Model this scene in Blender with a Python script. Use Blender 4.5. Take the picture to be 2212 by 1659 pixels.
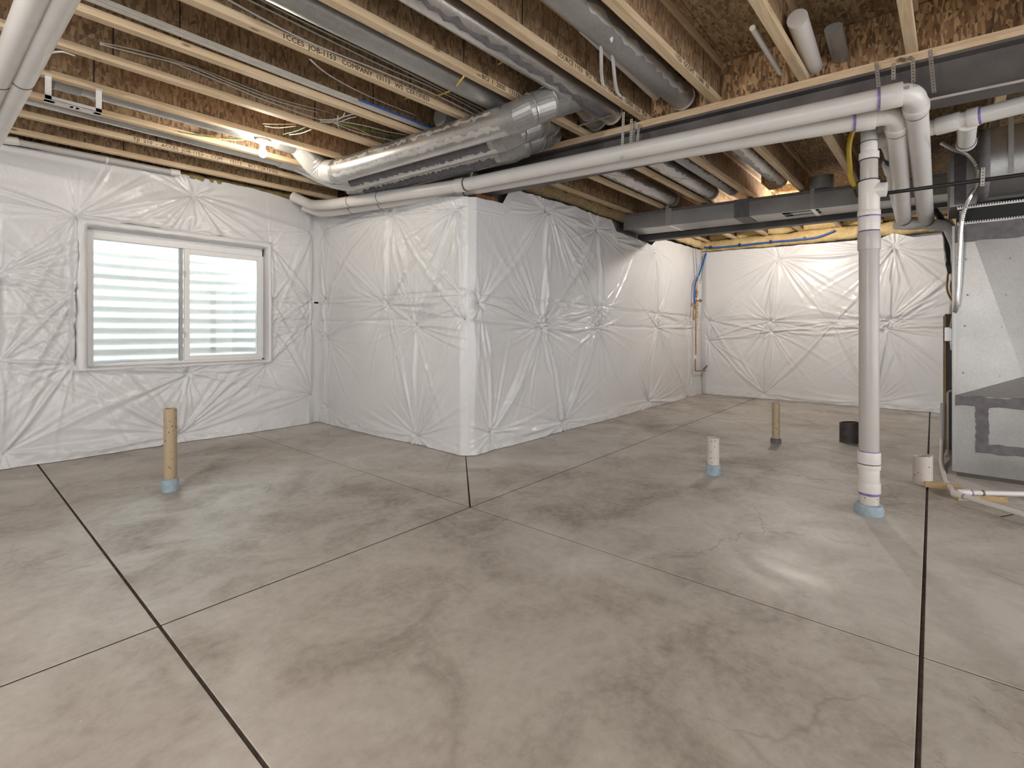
import bpy, math, random
import numpy as np
from mathutils import Vector, Matrix, noise as mn
from math import pi, sin, cos, sqrt, exp
for o in list(bpy.data.objects): bpy.data.objects.remove(o, do_unlink=True)
S = bpy.context.scene
COL = S.collection
V = Vector
# ------------------------------------------------------------------ camera, world, exposure
FPX, CX, HY, CH = 1063.0, 1106.0, 714.0, 1.12      # focal length and horizon in pixels of the 2212 x 1659 frame, camera height
TH = math.atan2(2015 - 1106, FPX)                  # heading; X runs along the joists, Y along the steel beams
cam = bpy.data.cameras.new('camera'); cam_o = bpy.data.objects.new('camera', cam); COL.objects.link(cam_o)
cam.sensor_width = 36; cam.lens = FPX/2212*36; cam.shift_y = (HY - 829.5)/2212; cam.clip_start = .02
cam_o.location = (0, 0, CH); cam_o.rotation_euler = (pi/2, 0, TH - pi/2)
S.camera = cam_o
w = bpy.data.worlds.new('sky'); S.world = w; w.use_nodes = True
bg = w.node_tree.nodes['Background']; bg.inputs[0].default_value = (.80, .92, 1, 1); bg.inputs[1].default_value = 16.0
S.view_settings.view_transform = 'Standard'; S.view_settings.look = 'None'; S.view_settings.gamma = 1
S.view_settings.use_curve_mapping = False; S.view_settings.exposure = 0.83
S.cycles.use_denoising = True; S.cycles.max_bounces = 7; S.cycles.diffuse_bounces = 4; S.cycles.glossy_bounces = 3
S.cycles.use_adaptive_sampling = True; S.cycles.adaptive_threshold = .08; S.cycles.adaptive_min_samples = 16
S.cycles.sample_clamp_indirect = 6; S.cycles.caustics_reflective = False; S.cycles.caustics_refractive = False
BULB_W = 70.0            # emission of the bare bulbs
FILL_BULBS = [(-1.4, 1.3)]   # unseen bare bulb added behind the camera for fill
def area(loc, rot, sx, sy, power, col):     # soft fill light added at the unseen end of the basement
    l = bpy.data.lights.new('daylight', 'AREA'); l.shape = 'RECTANGLE'; l.size = sx; l.size_y = sy; l.energy = power; l.color = col
    o = bpy.data.objects.new('daylight', l); COL.objects.link(o); o.location = loc; o.rotation_euler = rot
area((-3.1, .9, 1.35), (pi/2, 0, -pi/2), 5.0, 2.0, 62, (.93, .96, 1))
area((2.2, -3.5, 1.35), (pi/2, 0, 0), 7.0, 2.0, 88, (.98, .98, 1))

FV = V((cos(TH), sin(TH), 0)); RV = V((sin(TH), -cos(TH), 0)); CAM = V((0, 0, CH))
def P(px, py, x=None, y=None, z=None):
    """the point of a real plane (x=, y= or z= constant) that a sight line meets"""
    d = FV + RV*((px-CX)/FPX) + V((0,0,1))*((HY-py)/FPX)
    t = x/d.x if x is not None else (y/d.y if y is not None else (z-CH)/d.z)
    return CAM + d*t
# ------------------------------------------------------------------ mesh helpers
class MB:
    def __init__(s): s.v = []; s.f = []
    def add(s, vs, fs):
        b = len(s.v); s.v += [tuple(p) for p in vs]; s.f += [tuple(b+i for i in f) for f in fs]
    def box(s, x0, x1, y0, y1, z0, z1, sk=0.0, y00=0.0, M=None):
        vs = [V((x + sk*0, y, z)) for z in (z0, z1) for y in (y0, y1) for x in (x0, x1)]
        if M: vs = [M @ p for p in vs]
        s.add(vs, [(0,2,3,1), (4,5,7,6), (0,1,5,4), (2,6,7,3), (0,4,6,2), (1,3,7,5)])
    def slab8(s, c):      # eight corners: bottom four (ccw), top four
        s.add(c, [(3,2,1,0), (4,5,6,7), (0,1,5,4), (1,2,6,5), (2,3,7,6), (3,0,4,7)])
    def beamY(s, xf, xw, y0, y1, z0, z1):   # box running along Y with x edge given by xf(y)
        s.slab8([(xf(y0),y0,z0), (xf(y0)+xw,y0,z0), (xf(y1)+xw,y1,z0), (xf(y1),y1,z0), (xf(y0),y0,z1), (xf(y0)+xw,y0,z1), (xf(y1)+xw,y1,z1), (xf(y1),y1,z1)])
    def joistX(s, yf, yw, x0, x1, z0, z1):
        s.slab8([(x0,yf(x0),z0), (x1,yf(x1),z0), (x1,yf(x1)+yw,z0), (x0,yf(x0)+yw,z0), (x0,yf(x0),z1), (x1,yf(x1),z1), (x1,yf(x1)+yw,z1), (x0,yf(x0)+yw,z1)])
    def tube(s, pts, r, n=16, caps=True, a0=0, a1=2*pi, jit=0, seed=0, flat=1.0, hollow=0):
        pts = [V(p) for p in pts]; N = len(pts); rr = r if isinstance(r, (list, tuple)) else [r]*N
        full = abs(a1-a0-2*pi) < 1e-6; rnd = random.Random(seed)
        T = []
        for i in range(N):
            a = pts[max(i-1,0)]; b = pts[min(i+1,N-1)]; T.append((b-a).normalized())
        up = V((0,0,1)) if abs(T[0].z) < .9 else V((0,1,0))
        fr = []; u = (up - T[0]*up.dot(T[0])).normalized()
        for t in T:
            u = (u - t*u.dot(t)).normalized(); fr.append((u, t.cross(u)))
        m = n if full else n+1; vs = []
        for i in range(N):
            j0 = jit*(rnd.random()-.5); j1 = jit*(rnd.random()-.5)
            for k in range(m):
                f = k/n
                a = a0 + (a1-a0)*f + (j0*(1-f) + j1*f)
                uu, ww = fr[i]; vs.append(pts[i] + (uu*cos(a)*flat + ww*sin(a))*rr[i])
        fs = []
        for i in range(N-1):
            for k in range(n):
                k2 = (k+1) % m if full else k+1
                fs.append((i*m+k, i*m+k2, (i+1)*m+k2, (i+1)*m+k))
        if caps and full:
            fs.append(tuple(reversed(range(m)))); fs.append(tuple((N-1)*m+k for k in range(m)))
        s.add(vs, fs)
    def lathe(s, prof, c, n=24):     # prof (r,z) pairs around a vertical axis
        c = V(c); vs = []
        for r, z in prof:
            for k in range(n): vs.append(c + V((r*cos(2*pi*k/n), r*sin(2*pi*k/n), z)))
        fs = [(i*n+k, i*n+(k+1)%n, (i+1)*n+(k+1)%n, (i+1)*n+k) for i in range(len(prof)-1) for k in range(n)]
        if prof[0][0] > 1e-4: fs.append(tuple(reversed(range(n))))
        if prof[-1][0] > 1e-4: fs.append(tuple((len(prof)-1)*n+k for k in range(n)))
        s.add(vs, fs)
    def build(s, name, m, parent=None, smooth=False, origin=None, bevel=0, solid=0, sub=0):
        me = bpy.data.meshes.new(name)
        if parent is not None: org = parent.matrix_basis.translation.copy() if parent.parent is None else V(parent['_org'])
        elif origin is not None: org = V(origin)
        else:
            xs = [p[0] for p in s.v]; ys = [p[1] for p in s.v]; zs = [p[2] for p in s.v]
            org = V(((min(xs)+max(xs))/2, (min(ys)+max(ys))/2, min(zs)))
        me.from_pydata([(p[0]-org.x, p[1]-org.y, p[2]-org.z) for p in s.v], [], s.f)
        if smooth is not False:
            me.polygons.foreach_set('use_smooth', [True]*len(me.polygons))
        me.materials.append(m)
        o = bpy.data.objects.new(name, me); COL.objects.link(o)
        if parent is not None:
            o.parent = parent; o['_org'] = tuple(org)
        else:
            o.location = org; o['_org'] = tuple(org)
        if smooth is not False and smooth is not True:
            try: me.set_sharp_from_angle(angle=math.radians(smooth))
            except Exception: pass
        if bevel: b = o.modifiers.new('b', 'BEVEL'); b.width = bevel; b.segments = 2; b.limit_method = 'ANGLE'
        if solid: b = o.modifiers.new('s', 'SOLIDIFY'); b.thickness = solid
        return o
def tag(o, label=None, cat=None, group=None, kind=None):
    if label: o['label'] = label
    if cat: o['category'] = cat
    if group: o['group'] = group
    if kind: o['kind'] = kind
    return o
def empty(name, loc, label, cat, group=None):
    o = bpy.data.objects.new(name, None); COL.objects.link(o); o.location = loc; o.empty_display_size = .05
    o['_org'] = tuple(loc)
    return tag(o, label, cat, group)
def fillet(pts, d, n=6):
    pts = [V(p) for p in pts]; out = [pts[0]]
    for i in range(1, len(pts)-1):
        a, b, c = pts[i-1], pts[i], pts[i+1]
        da = min(d, (a-b).length*.49); dc = min(d, (c-b).length*.49)
        p0 = b + (a-b).normalized()*da; p2 = b + (c-b).normalized()*dc
        for k in range(n+1):
            t = k/n; out.append(p0*(1-t)**2 + b*2*t*(1-t) + p2*t*t)
    out.append(pts[-1]); return out
def smoothp(pts, n=6):      # Catmull-Rom
    pts = [V(p) for p in pts]; q = [pts[0]] + pts + [pts[-1]]; out = []
    for i in range(1, len(q)-2):
        p0, p1, p2, p3 = q[i-1:i+3]
        for k in range(n):
            t = k/n; out.append(.5*((2*p1) + (p2-p0)*t + (2*p0-5*p1+4*p2-p3)*t*t + (3*p1-p0-3*p2+p3)*t**3))
    out.append(pts[-1]); return out
def seg(a, b, n): a = V(a); b = V(b); return [a.lerp(b, i/n) for i in range(n+1)]
# ------------------------------------------------------------------ material helpers
class NT:
    def __init__(s, name):
        s.m = bpy.data.materials.new(name); s.m.use_nodes = True; s.t = s.m.node_tree; s.b = s.t.nodes['Principled BSDF']
        s.pos = s.t.nodes.new('ShaderNodeNewGeometry').outputs['Position']
    def n(s, typ, **k):
        nd = s.t.nodes.new(typ)
        for a, v in k.items(): setattr(nd, a, v)
        return nd
    def link(s, a, b): s.t.links.new(a, b)
    def inp(s, nd, i, v):
        if hasattr(v, 'is_linked') or isinstance(v, bpy.types.NodeSocket): s.link(v, nd.inputs[i])
        else: nd.inputs[i].default_value = v
    def objc(s): return s.n('ShaderNodeTexCoord').outputs['Object']
    def map(s, vec, scale=(1,1,1), rot=(0,0,0), loc=(0,0,0)):
        nd = s.n('ShaderNodeMapping'); s.link(vec, nd.inputs[0]); nd.inputs[1].default_value = loc; nd.inputs[2].default_value = rot; nd.inputs[3].default_value = scale
        return nd.outputs[0]
    def noise(s, vec, scale, detail=3, rough=.5, dist=0):
        nd = s.n('ShaderNodeTexNoise'); s.link(vec, nd.inputs['Vector']); nd.inputs['Scale'].default_value = scale
        nd.inputs['Detail'].default_value = detail; nd.inputs['Roughness'].default_value = rough; nd.inputs['Distortion'].default_value = dist
        return nd.outputs[0]
    def voro(s, vec, scale, feat='F1', out='Color', rand=1):
        nd = s.n('ShaderNodeTexVoronoi'); nd.feature = feat; s.link(vec, nd.inputs['Vector']); nd.inputs['Scale'].default_value = scale
        nd.inputs['Randomness'].default_value = rand
        return nd.outputs[out]
    def ramp(s, fac, stops):
        nd = s.n('ShaderNodeValToRGB'); s.link(fac, nd.inputs[0]); cr = nd.color_ramp
        while len(cr.elements) < len(stops): cr.elements.new(.5)
        for e, (p, c) in zip(cr.elements, stops):
            e.position = p; e.color = (c if len(c) == 4 else (*c, 1)) if not isinstance(c, (int, float)) else (c, c, c, 1)
        return nd.outputs[0]
    def mix(s, f, a, b, mode='MIX'):
        nd = s.n('ShaderNodeMix'); nd.data_type = 'RGBA'; nd.blend_type = mode
        s.inp(nd, 0, f)
        for i, v in ((6, a), (7, b)):
            if isinstance(v, tuple): v = (*v, 1) if len(v) == 3 else v
            s.inp(nd, i, v)
        return nd.outputs[2]
    def math(s, op, a, b=0.0, clamp=False):
        nd = s.n('ShaderNodeMath', operation=op, use_clamp=clamp); s.inp(nd, 0, a); s.inp(nd, 1, b); return nd.outputs[0]
    def bump(s, h, strength=.3, dist=.005, prev=None):
        nd = s.n('ShaderNodeBump'); s.link(h, nd.inputs['Height']); nd.inputs['Strength'].default_value = strength; nd.inputs['Distance'].default_value = dist
        if prev: s.link(prev, nd.inputs['Normal'])
        return nd.outputs[0]
    def set(s, **k):
        for a, v in k.items():
            a = {'color': 'Base Color', 'rough': 'Roughness', 'metal': 'Metallic', 'spec': 'Specular IOR Level', 'normal': 'Normal', 'coat': 'Coat Weight', 'coatr': 'Coat Roughness'}.get(a, a)
            if isinstance(v, tuple) and len(v) == 3: v = (*v, 1)
            s.inp(s.b, a, v)
        return s.m
def simple(name, col, rough=.5, metal=0, var=.12, sc=14, bump=0):
    t = NT(name); n = t.noise(t.pos, sc, 4)
    c = t.ramp(n, [(.3, tuple(x*(1-var) for x in col)), (.7, tuple(min(1, x*(1+var)) for x in col))])
    k = dict(color=c, rough=rough, metal=metal)
    if bump: k['normal'] = t.bump(t.noise(t.pos, sc*8, 3), .4, bump)
    return t.set(**k)
def osb_mat(name, dark, mid, light, vert=False):
    t = NT(name); p = t.pos
    outs = []
    base = (0, pi/2, 0) if vert else (0, 0, 0)
    for i, (ang, sc) in enumerate([(.15, 1), (.9, 1), (-.75, 1), (1.5, 1)]):
        sm = (16, 16, 70) if not vert else (70, 70, 16)
        if vert: mp = t.map(p, (sm[0], sm[1], sm[2]), (ang*.6, ang*.8, ang*.4), (i*3.1, i*1.7, i))
        else: mp = t.map(p, (14, 60, 40), (0, ang*.3, ang), (i*3.1, i*1.7, i))
        wv = t.noise(p, 9, 2); add = t.n('ShaderNodeVectorMath', operation='ADD'); t.link(mp, add.inputs[0]); t.link(wv, add.inputs[1])
        outs.append(t.voro(add.outputs[0], 1))
    sel = t.n('ShaderNodeSeparateColor'); t.link(t.voro(p, 19), sel.inputs[0])
    a = t.mix(t.math('GREATER_THAN', sel.outputs[0], .5), outs[0], outs[1])
    b = t.mix(t.math('GREATER_THAN', sel.outputs[1], .5), outs[2], outs[3])
    c = t.mix(t.math('GREATER_THAN', sel.outputs[2], .45), a, b)
    g = t.n('ShaderNodeSeparateColor'); t.link(c, g.inputs[0])
    fac = t.math('ADD', t.math('MULTIPLY', g.outputs[0], .75), t.math('MULTIPLY', t.noise(p, 5, 3), .3))
    col = t.ramp(fac, [(.1, dark), (.5, mid), (.95, light)])
    return t.set(color=col, rough=.75, normal=t.bump(g.outputs[0], .5, .003))
def wood_mat(name, a, b, c, axis='x'):
    t = NT(name); sc = (1.2, 22, 22) if axis == 'x' else (22, 1.2, 22)
    n = t.noise(t.map(t.pos, sc), 3, 5, .65, .6); k = t.noise(t.pos, 3, 2)
    kn = t.voro(t.map(t.pos, (3, 9, 9) if axis == 'x' else (9, 3, 9)), 1, out='Distance')
    col = t.ramp(t.math('ADD', t.math('MULTIPLY', n, .8), t.math('MULTIPLY', k, .3)), [(.3, a), (.55, b), (.8, c)])
    col = t.mix(t.ramp(kn, [(.06, .75), (.1, 0.0)]), col, (.16, .08, .035))
    return t.set(color=col, rough=.65, normal=t.bump(n, .2, .002))
M = {}
M['osb'] = osb_mat('osb_web', (.15, .09, .048), (.31, .198, .108), (.48, .33, .19), vert=True)
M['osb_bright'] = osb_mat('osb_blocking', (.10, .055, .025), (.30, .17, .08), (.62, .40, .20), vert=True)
M['subfloor'] = osb_mat('osb_subfloor', (.16, .10, .05), (.34, .235, .125), (.52, .39, .23))
M['flange'] = wood_mat('flange_wood', (.46, .32, .17), (.66, .50, .32), (.78, .65, .47))
M['plate'] = wood_mat('plate_wood', (.42, .29, .17), (.60, .44, .28), (.72, .56, .38), 'y')
M['lumber'] = wood_mat('lumber', (.36, .24, .12), (.50, .35, .19), (.62, .46, .28), 'y')
M['ink'] = simple('ink', (.025, .02, .018), .8)
M['steel'] = simple('painted_steel', (.115, .102, .097), .5, .2, .3, 5, .001)
M['steel_edge'] = simple('mill_steel', (.50, .47, .44), .5, .4, .15, 8)
M['concrete_wall'] = simple('poured_wall', (.30, .29, .28), .9, 0, .2, 4, .002)
M['darkgap'] = simple('joint_dirt', (.12, .098, .08), .95, 0, .3, 30)
M['joint'] = simple('saw_cut_dirt', (.12, .098, .08), .95, 0, .3, 30)
M['white_vinyl'] = simple('white_vinyl', (.82, .81, .80), .35, 0, .02)
M['weather'] = simple('weatherstrip', (.42, .42, .42), .5)
M['hardware'] = simple('window_latch', (.55, .55, .55), .35)
M['primer'] = simple('purple_primer', (.23, .17, .42), .4, 0, .3, 40)
M['line'] = simple('pipe_seam', (.05, .045, .05), .6)
M['foam_blue'] = simple('pale_blue_foam', (.33, .42, .48), .7, 0, .15, 30, .002)
M['tan_pvc'] = simple('tan_dirty_pvc', (.50, .40, .27), .5, 0, .2, 18)
M['black_pipe'] = simple('black_iron', (.018, .017, .017), .4, .2, .2)
M['abs'] = simple('black_abs', (.055, .045, .042), .6, 0, .4, 20)
M['copper'] = simple('copper', (.42, .22, .12), .38, .8, .3, 30)
M['brass'] = simple('brass', (.30, .21, .10), .4, .8, .3, 30)
M['pex'] = simple('blue_pex', (.02, .10, .42), .35, 0, .1)
M['romex'] = simple('cream_cable', (.62, .58, .50), .5, 0, .1)
M['cable_white'] = simple('white_cable', (.72, .70, .68), .5, 0, .1)
M['cable_yellow'] = simple('yellow_cable', (.60, .42, .10), .45, 0, .1)
M['wire_green'] = simple('green_wire', (.02, .22, .08), .45, 0, .1)
M['wire_black'] = simple('black_wire', (.02, .02, .02), .45)
M['wire_orange'] = simple('brown_orange_wire', (.42, .20, .05), .45)
M['csst'] = simple('yellow_gas_line', (.72, .50, .06), .45, 0, .08)
M['enamel'] = simple('white_enamel', (.80, .79, .77), .4, 0, .03)
M['furnace'] = simple('brown_furnace_paint', (.10, .085, .072), .5, .1, .1)
M['porcelain'] = simple('white_porcelain', (.85, .83, .78), .3, 0, .02)
M['gravel'] = simple('gravel', (.35, .34, .32), .9, 0, .5, 60, .01)
M['rust'] = simple('rusty_steel', (.28, .12, .06), .7, .3, .4, 25)
M['canvas'] = simple('black_canvas', (.012, .012, .012), .7)
M['staple'] = simple('staple_steel', (.5, .5, .5), .4, .8)
M['pexfit'] = simple('black_poly', (.05, .05, .055), .5)
# PVC
def pvc(name, col, speck):
    t = NT(name); n = t.noise(t.pos, 5, 4)
    c = t.ramp(n, [(.3, tuple(x*.93 for x in col)), (.7, col)])
    if speck:
        d = t.voro(t.map(t.pos, (1, 1, .7)), 60, out='Distance'); k = t.math('MULTIPLY', t.math('LESS_THAN', d, .22), t.math('GREATER_THAN', t.noise(t.pos, 30, 2), .50))
        c = t.mix(k, c, (.10, .07, .06))
    return t.set(color=c, rough=.32)
M['pvc'] = pvc('white_pvc', (.72, .69, .655), False)
M['pvc_grey'] = pvc('stack_pvc', (.50, .475, .45), False)
M['pvc_speck'] = pvc('splashed_pvc', (.66, .60, .55), True)
M['pvc_tanspeck'] = pvc('tan_splashed_pvc', (.46, .36, .23), True)
# galvanised metal
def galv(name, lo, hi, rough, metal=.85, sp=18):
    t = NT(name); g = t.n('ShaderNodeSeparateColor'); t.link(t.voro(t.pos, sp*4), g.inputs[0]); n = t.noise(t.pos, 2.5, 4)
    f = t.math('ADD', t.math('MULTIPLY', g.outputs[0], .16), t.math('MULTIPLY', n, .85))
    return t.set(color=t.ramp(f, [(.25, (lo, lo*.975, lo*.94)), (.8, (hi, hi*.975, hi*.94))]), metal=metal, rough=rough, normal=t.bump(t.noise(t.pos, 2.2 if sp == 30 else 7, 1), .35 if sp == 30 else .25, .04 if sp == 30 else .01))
M['galv'] = galv('galvanised', .46, .72, .30)
M['galv_panel'] = galv('galvanised_panel', .30, .43, .40, .9, 30)
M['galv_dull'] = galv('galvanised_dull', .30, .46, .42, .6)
M['galv_light'] = galv('galvanised_light', .60, .80, .33, .55)
M['well'] = galv('window_well_steel', .62, .80, .5, .15)
M['strap'] = galv('strap_steel', .55, .80, .3, .9)
M['mastic'] = simple('grey_duct_mastic', (.14, .127, .135), .6, 0, .2, 22, .002)
# insulation facing
def plastic(name, col):
    t = NT(name)
    a = t.noise(t.map(t.pos, (1, 1, .45)), 26, 5, .6, .8)
    b = t.noise(t.map(t.pos, (1, 1, .5), (0.3, .2, .4)), 75, 3, .6, .4)
    big = t.noise(t.pos, 1.1, 2)
    amp = t.ramp(big, [(.35, .25), (.65, 1.0)])
    h = t.math('MULTIPLY', t.math('ADD', a, t.math('MULTIPLY', b, .35)), amp)
    c = t.ramp(t.noise(t.pos, 1.7, 3), [(.3, tuple(x*.95 for x in col)), (.7, col)])
    return t.set(color=c, rough=.24, spec=.6, normal=t.bump(h, .5, .012))
M['plastic'] = plastic('white_insulation_facing', (.74, .735, .735))
M['wrap'] = plastic('window_wrap_plastic', (.78, .775, .775))
def foam_mat(name, a, b, sc=9):
    t = NT(name); n = t.noise(t.pos, sc, 6, .7, .5); m = t.noise(t.pos, sc*9, 3)
    return t.set(color=t.ramp(n, [(.3, a), (.7, b)]), rough=.95, normal=t.bump(t.math('ADD', n, t.math('MULTIPLY', m, .5)), .8, .02))
M['fibre'] = foam_mat('fibreglass_edge', (.20, .14, .05), (.50, .40, .19), 30)
M['fibre_tan'] = foam_mat('tan_fibreglass', (.24, .16, .08), (.48, .36, .20), 20)
M['foam'] = foam_mat('yellow_spray_foam', (.50, .34, .13), (.78, .62, .33), 7)
# concrete floor
def floor_mat():
    t = NT('concrete_slab'); p = t.pos
    big = t.noise(p, .55, 4, .55, .6); med = t.noise(p, 2.3, 6, .62, .9); fine = t.noise(p, 22, 5, .7); grit = t.noise(p, 160, 2)
    f = t.math('ADD', t.math('ADD', t.math('MULTIPLY', big, .42), t.math('MULTIPLY', med, .38)), t.math('MULTIPLY', fine, .22))
    c = t.ramp(f, [(.38, (.27, .235, .20)), (.5, (.475, .44, .395)), (.64, (.63, .605, .56))])
    # trowel stains and drying edges with outlines of their own
    w1 = t.noise(p, 1.3, 5, .6, 1.5); edge = t.math('ABSOLUTE', t.math('SUBTRACT', w1, .58)); ring = t.ramp(edge, [(.0, 1.0), (.006, .0)])
    msk = t.ramp(t.noise(t.map(p, loc=(7, 3, 0)), .8, 2), [(.5, 0.0), (.6, 1.0)])
    c = t.mix(t.math('MULTIPLY', t.math('MULTIPLY', ring, msk), .35), c, (.14, .12, .10))
    st = t.ramp(t.noise(t.map(p, loc=(1, 9, 0)), 1.9, 5, .65, .3), [(.60, 0.0), (.72, 1.0)])
    c = t.mix(t.math('MULTIPLY', st, .35), c, (.17, .14, .12))
    ck = t.voro(t.map(t.mix(.35, p, t.noise(p, 2.2, 4)), (1, 1, .001)), .8, 'DISTANCE_TO_EDGE', 'Distance')
    ckm = t.math('MULTIPLY', t.ramp(ck, [(.0, 1.0), (.004, 0.0)]), t.ramp(t.noise(t.map(p, loc=(4, 1, 0)), .5, 1), [(.5, 0.0), (.56, 1.0)]))
    c = t.mix(t.math('MULTIPLY', ckm, .45), c, (.12, .10, .085))
    sp = t.math('LESS_THAN', t.voro(p, 5, out='Distance'), .012); c = t.mix(sp, c, (.75, .74, .72))
    c = t.mix(t.math('MULTIPLY', grit, .18), c, (.25, .23, .2))
    r = t.ramp(t.math('ADD', t.math('MULTIPLY', big, .5), t.math('MULTIPLY', med, .5)), [(.38, .58), (.62, .34)])
    hh = t.math('ADD', t.math('MULTIPLY', med, 1.2), t.math('ADD', t.math('MULTIPLY', fine, .25), t.math('MULTIPLY', grit, .06)))
    return t.set(color=c, rough=r, spec=.4, normal=t.bump(hh, .30, .008))
M['floor'] = floor_mat()
def glass_mat():
    m = bpy.data.materials.new('window_glass'); m.use_nodes = True; t = m.node_tree; t.nodes.clear()
    o = t.nodes.new('ShaderNodeOutputMaterial'); mx = t.nodes.new('ShaderNodeMixShader'); tr = t.nodes.new('ShaderNodeBsdfTransparent'); gl = t.nodes.new('ShaderNodeBsdfGlossy')
    fr = t.nodes.new('ShaderNodeFresnel'); fr.inputs[0].default_value = 1.45; gl.inputs['Roughness'].default_value = .02; tr.inputs[0].default_value = (.95, .98, .97, 1)
    t.links.new(fr.outputs[0], mx.inputs[0]); t.links.new(tr.outputs[0], mx.inputs[1]); t.links.new(gl.outputs[0], mx.inputs[2]); t.links.new(mx.outputs[0], o.inputs[0])
    return m
M['glass'] = glass_mat()
def emit(name, col, st):
    m = bpy.data.materials.new(name); m.use_nodes = True; b = m.node_tree.nodes['Principled BSDF']
    b.inputs['Emission Color'].default_value = (*col, 1); b.inputs['Emission Strength'].default_value = st; b.inputs['Base Color'].default_value = (.9, .9, .85, 1)
    return m
M['bulb'] = emit('lit_bulb', (1, .90, .76), BULB_W*3.6)
M['bulb_bright'] = emit('brighter_lit_bulb', (1, .93, .85), BULB_W*20)
M['bulb_far'] = emit('far_lit_bulb', (1, .93, .85), BULB_W*15)

# ================================================================== SETTING
XB, YC, YA, XD = 3.08, 3.15, 5.73, 8.86         # faces of the insulation blankets
ZJ, ZT = 2.68, 2.982                            # underside and top of the joists
# ---- floor with slab panels and saw-cut joints
fb = MB(); fb.box(-3.4, 9.2, -3.6, 6.3, -.18, -.011); FL = tag(fb.build('floor', M['darkgap'], origin=(0,0,0)), kind='structure')
jx = [(-3.2, 0), (.55, .0055), (2.20, .0035), (4.08, .0035), (6.24, .0035), (9.1, 0)]
jy = [(-3.5, 0), (.03, .0065), (2.23, .0050), (4.73, .0035), (6.05, 0)]
def slab(poly):
    n = len(poly); c = V((sum(p[0] for p in poly)/n, sum(p[1] for p in poly)/n, 0)); b = MB(); vs = []
    for off, z in ((0, 0), (1, -.002), (1, -.012)):
        for i in range(n):
            p = V((*poly[i], z)); a = V((*poly[i-1], 0)); q = V((*poly[(i+1) % n], 0)); p0 = V((*poly[i], 0))
            inw = ((a-p0).normalized() + (q-p0).normalized()); inw = inw.normalized() if inw.length > 1e-6 else V((0,0,0))
            vs.append(p + (inw*.0025 if off == 0 else V((0,0,0))))
    fs = [tuple(range(n))] + [(k*n+i, (k+1)*n+i, (k+1)*n+(i+1) % n, k*n+(i+1) % n) for k in (0, 1) for i in range(n)]
    b.add(vs, fs); o = b.build('concrete_slab', M['floor'], FL); o.data.materials.append(M['joint'])
    for p_ in list(o.data.polygons)[n+1:]: p_.material_index = 1
for i in range(len(jx)-1):
    for j in range(len(jy)-1):
        x0 = jx[i][0]+jx[i][1]; x1 = jx[i+1][0]-jx[i+1][1]; y0 = jy[j][0]+jy[j][1]; y1 = jy[j+1][0]-jy[j+1][1]
        if j == 3 and i >= 3: continue
        if j == 2 and i >= 3: y1 = 3.6
        if j == 2 and i == 2:      # the panel at the wall corner is cut by a diagonal joint
            e = .004
            slab([(x0, y0+e*2), (x0+1.5, y0+1.62), (x0+1.5, y1), (x0, y1)]); slab([(x0+e*2, y0), (x1, y0), (x1, y1), (x0+1.5+e, y1), (x0+1.5+e, y0+1.62-e)])
            continue
        slab([(x0, y0), (x1, y0), (x1, y1), (x0, y1)])
# ---- poured walls behind the insulation, rim boards, subfloor
WX0, WX1, WZ0, WZ1 = .84, 2.44, .755, 2.06
b = MB(); b.box(-3.2, WX0, 5.86, 6.06, 0, 2.62); b.box(WX1, 3.2, 5.86, 6.06, 0, 2.62); b.box(WX0, WX1, 5.86, 6.06, 0, WZ0); b.box(WX0, WX1, 5.86, 6.06, WZ1, 2.62)
tag(b.build('wall_left', M['concrete_wall']), kind='structure')
b = MB(); b.box(3.2, 3.4, 3.27, 6.06, 0, 2.60); b.box(3.4, 9.0, 3.27, 3.47, 0, 2.60); tag(b.build('wall_center', M['concrete_wall']), kind='structure')
b = MB(); b.box(8.99, 9.19, -3.6, 3.47, 0, 2.60); tag(b.build('wall_right', M['concrete_wall']), kind='structure')
b = MB(); b.box(-3.4, 9.19, -3.8, -3.6, 0, 3.0); tag(b.build('wall_back', M['concrete_wall']), kind='structure')
b = MB(); b.box(-3.4, -3.2, -3.6, 6.06, 0, 3.0); tag(b.build('wall_rear', M['concrete_wall']), kind='structure')
def rim(name, *a):
    b = MB(); b.box(*a); tag(b.build(name, M['osb_bright']), kind='structure')
rim('trim_7', 3.40, 3.46, 3.42, 6.06, 2.60, ZT); rim('trim_1', -3.2, 3.45, 5.92, 6.06, 2.66, ZT); rim('trim_2', 3.42, 9.1, 3.42, 3.47, 2.66, ZT); rim('trim_3', 9.06, 9.19, -3.6, 3.42, 2.66, ZT)
b = MB(); b.box(-3.2, 3.2, 5.83, 6.06, 2.62, 2.66); tag(b.build('trim_4', M['lumber']), kind='structure')
b = MB(); b.box(3.2, 9.1, 3.30, 3.47, 2.60, 2.66); b.box(8.99, 9.19, -3.6, 3.30, 2.60, 2.66); tag(b.build('trim_5', M['lumber']), kind='structure')
cb = MB(); cb.box(-3.4, 9.2, -3.8, 6.1, ZT+.022, ZT+.1); CE = tag(cb.build('ceiling', M['subfloor'], origin=(0, 0, ZT)), kind='structure')
ix = 0; y = -3.8
while y < 6.0:
    x = -3.4 - (1.22 if ix % 2 else 0)
    while x < 9.2:
        b = MB(); xx0, xx1 = max(x, -3.4)+.002, min(x+2.44, 9.2)-.002
        if xx1-xx0 > .1: b.box(xx0, xx1, y+.002, min(y+1.218, 6.1), ZT+.001, ZT+.022); b.build('subfloor_panel', M['subfloor'], CE)
        x += 2.44
    y += 1.22; ix += 1

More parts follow.
